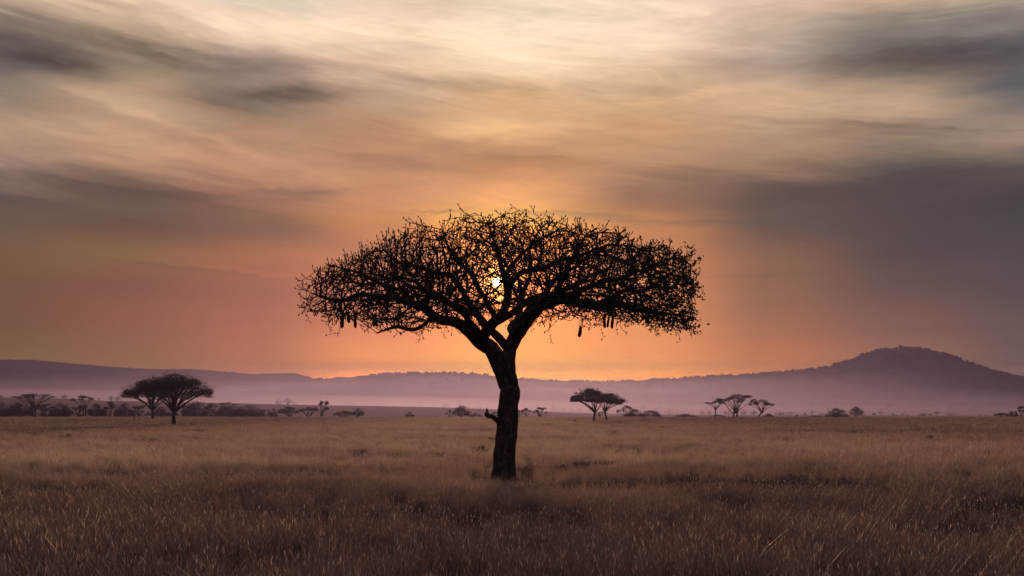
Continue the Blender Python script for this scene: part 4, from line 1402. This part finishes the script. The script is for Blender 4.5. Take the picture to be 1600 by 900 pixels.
# ------------------------------------------------------------------ woodland on the hills (uncountable)
def hill_woods():
    r = np.random.default_rng(77)
    ico = []
    # low lumpy crown: squashed octahedron-like ball of quads (cube sphere, 1 level)
    base = []
    g = np.linspace(-1, 1, 3)
    Vs, Fs = [], []
    for ax in range(3):
        for sg in (-1, 1):
            b0 = len(Vs)
            for u in g:
                for v_ in g:
                    p = [0, 0, 0]
                    p[ax] = sg
                    p[(ax + 1) % 3] = u
                    p[(ax + 2) % 3] = v_
                    p = np.array(p, float)
                    Vs.append(p / np.linalg.norm(p))
            for i in range(2):
                for j in range(2):
                    a = b0 + i * 3 + j
                    q = (a, a + 3, a + 4, a + 1)
                    Fs.append(q if sg > 0 else q[::-1])
    Vs = np.array(Vs)
    Fs = np.array(Fs)
    P_ = []
    # along the skyline of the main ridge
    for k in range(1300):
        px = r.uniform(330, 1700)
        t = mnoise.noise(Vector((px / 22.0, 3, 0))) + .25 * mnoise.noise(Vector((px / 6.0, 8, 0)))
        dens = .95 if px > 1180 else (.75 if px > 880 else .5)
        if r.random() > dens * (0.55 + t * 1.3):
            continue
        Y = RG_D + r.uniform(-70, 25)
        x = (px - 800) / F * Y
        P_.append((x, Y, r.uniform(1.2, 3.0) * (1.25 if px > 1230 else 1.0)))
    for k in range(160):
        px = r.uniform(-60, 500)
        Y = LR_D + r.uniform(-40, 10)
        P_.append(((px - 800) / F * Y, Y, r.uniform(1.0, 2.0)))
    # scattered over the slopes
    for k in range(5200):
        px = r.uniform(330, 1750)
        Y = r.uniform(2060, 2560)
        x = (px - 800) / F * Y
        q = mnoise.noise(Vector((x / 120.0, Y / 120.0, 0)))
        if r.random() > .35 + q * 1.4 + (.35 if px > 1380 else 0):
            continue
        P_.append((x, Y, r.uniform(1.4, 3.2)))
    for k in range(260):
        px = r.uniform(-100, 1750)
        Y = r.uniform(1300, 2000)
        P_.append(((px - 800) / F * Y, Y, r.uniform(.8, 1.8)))
    P_ = np.array(P_)
    Z = ground_z(P_[:, 0], P_[:, 1])
    n = len(P_)
    sc = np.stack([P_[:, 2] * r.uniform(.9, 1.7, n), P_[:, 2] * r.uniform(.9, 1.4, n), P_[:, 2] * r.uniform(.8, 1.3, n)], 1)
    V = Vs[None] * sc[:, None] * r.uniform(.72, 1.15, (n, len(Vs), 1)) + np.stack([P_[:, 0], P_[:, 1], Z + P_[:, 2] * .85], 1)[:, None]
    Fc = Fs[None] + (np.arange(n) * len(Vs))[:, None, None]
    o = link('hill_woodland', mesh('hill_woodland', V.reshape(-1, 3), Fc.reshape(-1, 4)), M_scrub)
    tag(o, 'tiny dark trees and bushes dotted over the distant hills and along their skyline', 'woodland', kind='stuff')


hill_woods()


# ------------------------------------------------------------------ grass
def grass_builder(t, b):
    g = t.n.new('ShaderNodeNewGeometry')
    pos = g.outputs['Position']
    n1 = t.noise(t.vec('MULTIPLY', pos, (1, 1, 0)), 0.055, 4, 0.6)
    n2 = t.noise(t.vec('MULTIPLY', pos, (1, 1, 0)), 0.45, 4, 0.6)
    oi = t.n.new('ShaderNodeObjectInfo')
    isl = g.outputs['Random Per Island']
    c = t.mix(t.smooth(n1, 0.36, 0.62), rgb((0.32, 0.22, 0.155)), rgb((0.52, 0.385, 0.285)))
    c = t.mix(t.math('MULTIPLY', t.smooth(n2, 0.46, 0.66), 0.7), c, rgb((0.20, 0.13, 0.09)))
    c = t.mix(t.math('MULTIPLY', isl, 0.45), c, rgb((0.62, 0.48, 0.37)))
    c = t.mix(t.math('MULTIPLY', oi.outputs['Random'], 0.25), c, rgb((0.15, 0.085, 0.065)))
    # shade painted into the grass colour: darker up close and outwards, most at right
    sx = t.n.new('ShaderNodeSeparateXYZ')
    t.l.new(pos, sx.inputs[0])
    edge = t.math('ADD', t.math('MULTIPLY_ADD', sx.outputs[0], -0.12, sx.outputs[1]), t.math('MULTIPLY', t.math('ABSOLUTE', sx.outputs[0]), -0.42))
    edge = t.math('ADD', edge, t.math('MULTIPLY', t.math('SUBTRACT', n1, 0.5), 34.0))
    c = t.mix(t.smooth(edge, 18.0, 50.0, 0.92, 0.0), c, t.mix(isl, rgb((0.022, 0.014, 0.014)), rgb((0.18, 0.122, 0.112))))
    side = t.math('ADD', t.math('ABSOLUTE', t.math('ADD', sx.outputs[0], 6.0)), t.math('MULTIPLY', t.math('SUBTRACT', n1, 0.5), 60.0))  # painted shade as well: blade colour darkens away from the brighter middle strip
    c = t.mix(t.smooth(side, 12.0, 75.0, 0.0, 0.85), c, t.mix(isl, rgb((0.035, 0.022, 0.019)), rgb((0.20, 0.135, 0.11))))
    t.l.new(c, b.inputs['Base Color'])
    tl = t.n.new('ShaderNodeBsdfTranslucent')
    t.l.new(c, tl.inputs[0])
    ms = t.n.new('ShaderNodeMixShader')
    ms.inputs[0].default_value = 0.58
    t.l.new(b.outputs[0], ms.inputs[1])
    t.l.new(tl.outputs[0], ms.inputs[2])
    t.l.new(ms.outputs[0], t.n['Material Output'].inputs[0])


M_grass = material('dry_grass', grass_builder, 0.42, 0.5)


def head_builder(t, b):
    g = t.n.new('ShaderNodeNewGeometry')
    c = t.mix(g.outputs['Random Per Island'], rgb((0.20, 0.145, 0.115)), rgb((0.60, 0.47, 0.38)))
    t.l.new(c, b.inputs['Base Color'])
    tl = t.n.new('ShaderNodeBsdfTranslucent')
    t.l.new(c, tl.inputs[0])
    ms = t.n.new('ShaderNodeMixShader')
    ms.inputs[0].default_value = 0.5
    t.l.new(b.outputs[0], ms.inputs[1])
    t.l.new(tl.outputs[0], ms.inputs[2])
    t.l.new(ms.outputs[0], t.n['Material Output'].inputs[0])


M_head = material('seed_heads', head_builder, 0.6, 0.3)


def green_builder(t, b):
    g = t.n.new('ShaderNodeNewGeometry')
    c = t.mix(g.outputs['Random Per Island'], rgb((0.060, 0.044, 0.032)), rgb((0.20, 0.14, 0.10)))
    t.l.new(c, b.inputs['Base Color'])


M_tussock = material('dark_tussock', green_builder, 0.9, 0.05)


def tuft_mesh(name, rad, n, hmin, hmax, wd, heads, lean, seed, mat):
    r = np.random.default_rng(seed)
    V, Fc, MI = [], [], []
    for i in range(n):
        a = r.uniform(0, 2 * math.pi)
        q = rad * math.sqrt(r.uniform())
        x, y = q * math.cos(a), q * math.sin(a)
        h = r.uniform(hmin, hmax)
        b = r.uniform(0, math.pi)
        wx, wy = math.cos(b) * wd * .5, math.sin(b) * wd * .5
        la = r.uniform(0, 2 * math.pi)
        ln = lean * h * r.uniform(.15, 1)
        lx, ly = math.cos(la) * ln, math.sin(la) * ln
        k = len(V)
        V += [(x - wx, y - wy, -.03), (x + wx, y + wy, -.03),
              (x + lx * .35 + wx * .9, y + ly * .35 + wy * .9, h * .55), (x + lx * .35 - wx * .9, y + ly * .35 - wy * .9, h * .55),
              (x + lx + wx * .3, y + ly + wy * .3, h * (1 - .12 * lean)), (x + lx - wx * .3, y + ly - wy * .3, h * (1 - .12 * lean))]
        Fc += [(k, k + 1, k + 2, k + 3), (k + 3, k + 2, k + 4, k + 5)]
        MI += [0, 0]
        if r.uniform() < heads:
            tx, ty, tz = x + lx, y + ly, h * (1 - .12 * lean)
            hl = r.uniform(.04, .085) * (1 + wd * 20)
            hw = wd * 1.25
            k = len(V)
            V += [(tx, ty, tz - .01), (tx + wx / wd * hw + lx * .08, ty + wy / wd * hw, tz + hl * .45), (tx + lx * .16, ty + ly * .16, tz + hl), (tx - wx / wd * hw + lx * .08, ty - wy / wd * hw, tz + hl * .45)]
            Fc += [(k, k + 1, k + 2, k + 3)]
            MI += [1]
    me = mesh(name, V, Fc)
    me.materials.append(mat)
    me.materials.append(M_head)
    me.polygons.foreach_set('material_index', np.array(MI, dtype=np.int32))
    return me


def scatter(coll_name, protos, pts, scales, rots, idx, objname):
    """one stuff object whose points carry tufts (geometry nodes)"""
    coll = bpy.data.collections.new(coll_name)
    for i, me in enumerate(protos):
        o = bpy.data.objects.new('%s_%02d' % (coll_name, i), me)
        coll.objects.link(o)
    me = bpy.data.meshes.new(objname)
    me.vertices.add(len(pts))
    me.vertices.foreach_set('co', np.asarray(pts, dtype=np.float32).ravel())
    a = me.attributes.new('sc', 'FLOAT_VECTOR', 'POINT')
    a.data.foreach_set('vector', np.asarray(scales, dtype=np.float32).ravel())
    a = me.attributes.new('rt', 'FLOAT_VECTOR', 'POINT')
    a.data.foreach_set('vector', np.asarray(rots, dtype=np.float32).ravel())
    a = me.attributes.new('ix', 'INT', 'POINT')
    a.data.foreach_set('value', np.asarray(idx, dtype=np.int32))
    me.update()
    ob = bpy.data.objects.new(objname, me)
    C.objects.link(ob)
    ng = bpy.data.node_groups.new(objname, 'GeometryNodeTree')
    ng.interface.new_socket('Geometry', in_out='INPUT', socket_type='NodeSocketGeometry')
    ng.interface.new_socket('Geometry', in_out='OUTPUT', socket_type='NodeSocketGeometry')
    gi = ng.nodes.new('NodeGroupInput')
    go = ng.nodes.new('NodeGroupOutput')
    ci = ng.nodes.new('GeometryNodeCollectionInfo')
    ci.inputs['Collection'].default_value = coll
    ci.inputs['Separate Children'].default_value = True
    ci.inputs['Reset Children'].default_value = True
    ip = ng.nodes.new('GeometryNodeInstanceOnPoints')
    ip.inputs['Pick Instance'].default_value = True

    def attr(nm, typ):
        n = ng.nodes.new('GeometryNodeInputNamedAttribute')
        n.data_type = typ
        n.inputs['Name'].default_value = nm
        return n.outputs[0]
    ng.links.new(gi.outputs[0], ip.inputs['Points'])
    ng.links.new(ci.outputs[0], ip.inputs['Instance'])
    ng.links.new(attr('ix', 'INT'), ip.inputs['Instance Index'])
    ng.links.new(attr('rt', 'FLOAT_VECTOR'), ip.inputs['Rotation'])
    ng.links.new(attr('sc', 'FLOAT_VECTOR'), ip.inputs['Scale'])
    ng.links.new(ip.outputs[0], go.inputs[0])
    md = ob.modifiers.new('scatter', 'NODES')
    md.node_group = ng
    return ob


def fan(y0, y1, dens, r, extra=6.0, w=0.60):
    """random points of the plain between two distances, wide enough for the view and a step to either side"""
    area = w * (y1 * y1 - y0 * y0) + 2 * extra * (y1 - y0)
    n = int(area * dens)
    out = []
    # sample Y with density proportional to width
    ys = np.sqrt(r.uniform(y0 * y0, y1 * y1, n))
    xs = r.uniform(-1, 1, n) * (w * ys + extra)
    return xs, ys


def build_grass():
    r = np.random.default_rng(321)
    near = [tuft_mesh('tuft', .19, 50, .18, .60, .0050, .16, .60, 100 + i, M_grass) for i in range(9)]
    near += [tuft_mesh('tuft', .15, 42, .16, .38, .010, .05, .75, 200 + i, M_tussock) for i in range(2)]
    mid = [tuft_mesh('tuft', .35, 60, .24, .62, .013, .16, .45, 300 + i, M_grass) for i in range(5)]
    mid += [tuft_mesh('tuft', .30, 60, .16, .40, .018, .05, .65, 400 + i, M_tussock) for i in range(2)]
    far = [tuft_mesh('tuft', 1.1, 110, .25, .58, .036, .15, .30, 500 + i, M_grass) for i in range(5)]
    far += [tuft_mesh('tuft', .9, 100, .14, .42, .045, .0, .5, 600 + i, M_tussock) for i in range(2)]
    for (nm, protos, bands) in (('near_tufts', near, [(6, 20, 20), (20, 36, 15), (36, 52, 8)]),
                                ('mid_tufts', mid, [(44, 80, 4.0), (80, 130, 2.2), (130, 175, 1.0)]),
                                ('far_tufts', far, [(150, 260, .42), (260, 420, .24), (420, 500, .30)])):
        X, Yv = [], []
        for (a, b, d) in bands:
            xs, ys = fan(a, b, d, r, 6 + a * .08)
            X.append(xs)
            Yv.append(ys)
        xs = np.concatenate(X)
        ys = np.concatenate(Yv)
        gaps = np.array([mnoise.noise(Vector((x / .8, y / .95, 9.1))) + .6 * mnoise.noise(Vector((x / 2.6, y / 3.0, 2.2))) for x, y in zip(xs, ys)])
        keep = ((xs - BASE.x) ** 2 + (ys - BASE.y) ** 2 > .5 ** 2) & ((gaps > -.16) | (r.random(len(xs)) < .30))
        xs, ys = xs[keep], ys[keep]
        n = len(xs)
        z = ground_z(xs, ys)
        # patches: dark tussocks where the noise dips, tall straw elsewhere
        q = np.array([mnoise.noise(Vector((x / 5.2, y / 5.2, 0.3))) + .55 * mnoise.noise(Vector((x / 1.7, y / 1.7, 4))) for x, y in zip(xs, ys)])
        big = np.array([mnoise.noise(Vector((x / 24., y / 24., 7.3))) for x, y in zip(xs, ys)])
        ngr = len(protos) - 2
        dark = q + big * .35 < -.42
        dark |= r.random(n) < .05
        idx = np.where(dark, ngr + r.integers(0, 2, n), r.integers(0, ngr, n))
        s = (1.0 + .38 * np.clip(q, -1, 1) + .15 * big) * r.uniform(.6, 1.3, n)
        s = np.where(dark, s * 1.05, s)
        foot = (np.abs(xs - BASE.x) < 1.3) & (ys > BASE.y - 6) & (ys < BASE.y + 1)
        s = np.where(foot, s * .42, s)
        sc = np.stack([s * r.uniform(.9, 1.2, n), s * r.uniform(.9, 1.2, n), s], 1)
        rt = np.stack([r.normal(0, .08, n), r.normal(0, .08, n), r.uniform(0, 6.28, n)], 1)
        pts = np.stack([xs, ys, z], 1)
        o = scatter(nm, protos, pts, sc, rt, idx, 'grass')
        lab = {'near_tufts': 'dry straw-coloured savanna grass in the foreground', 'mid_tufts': 'dry savanna grass in the middle distance behind the big tree', 'far_tufts': 'dry savanna grass out to the edge of the plain'}[nm]
        tag(o, lab, 'grass', kind='stuff')
        print(nm, n)


build_grass()
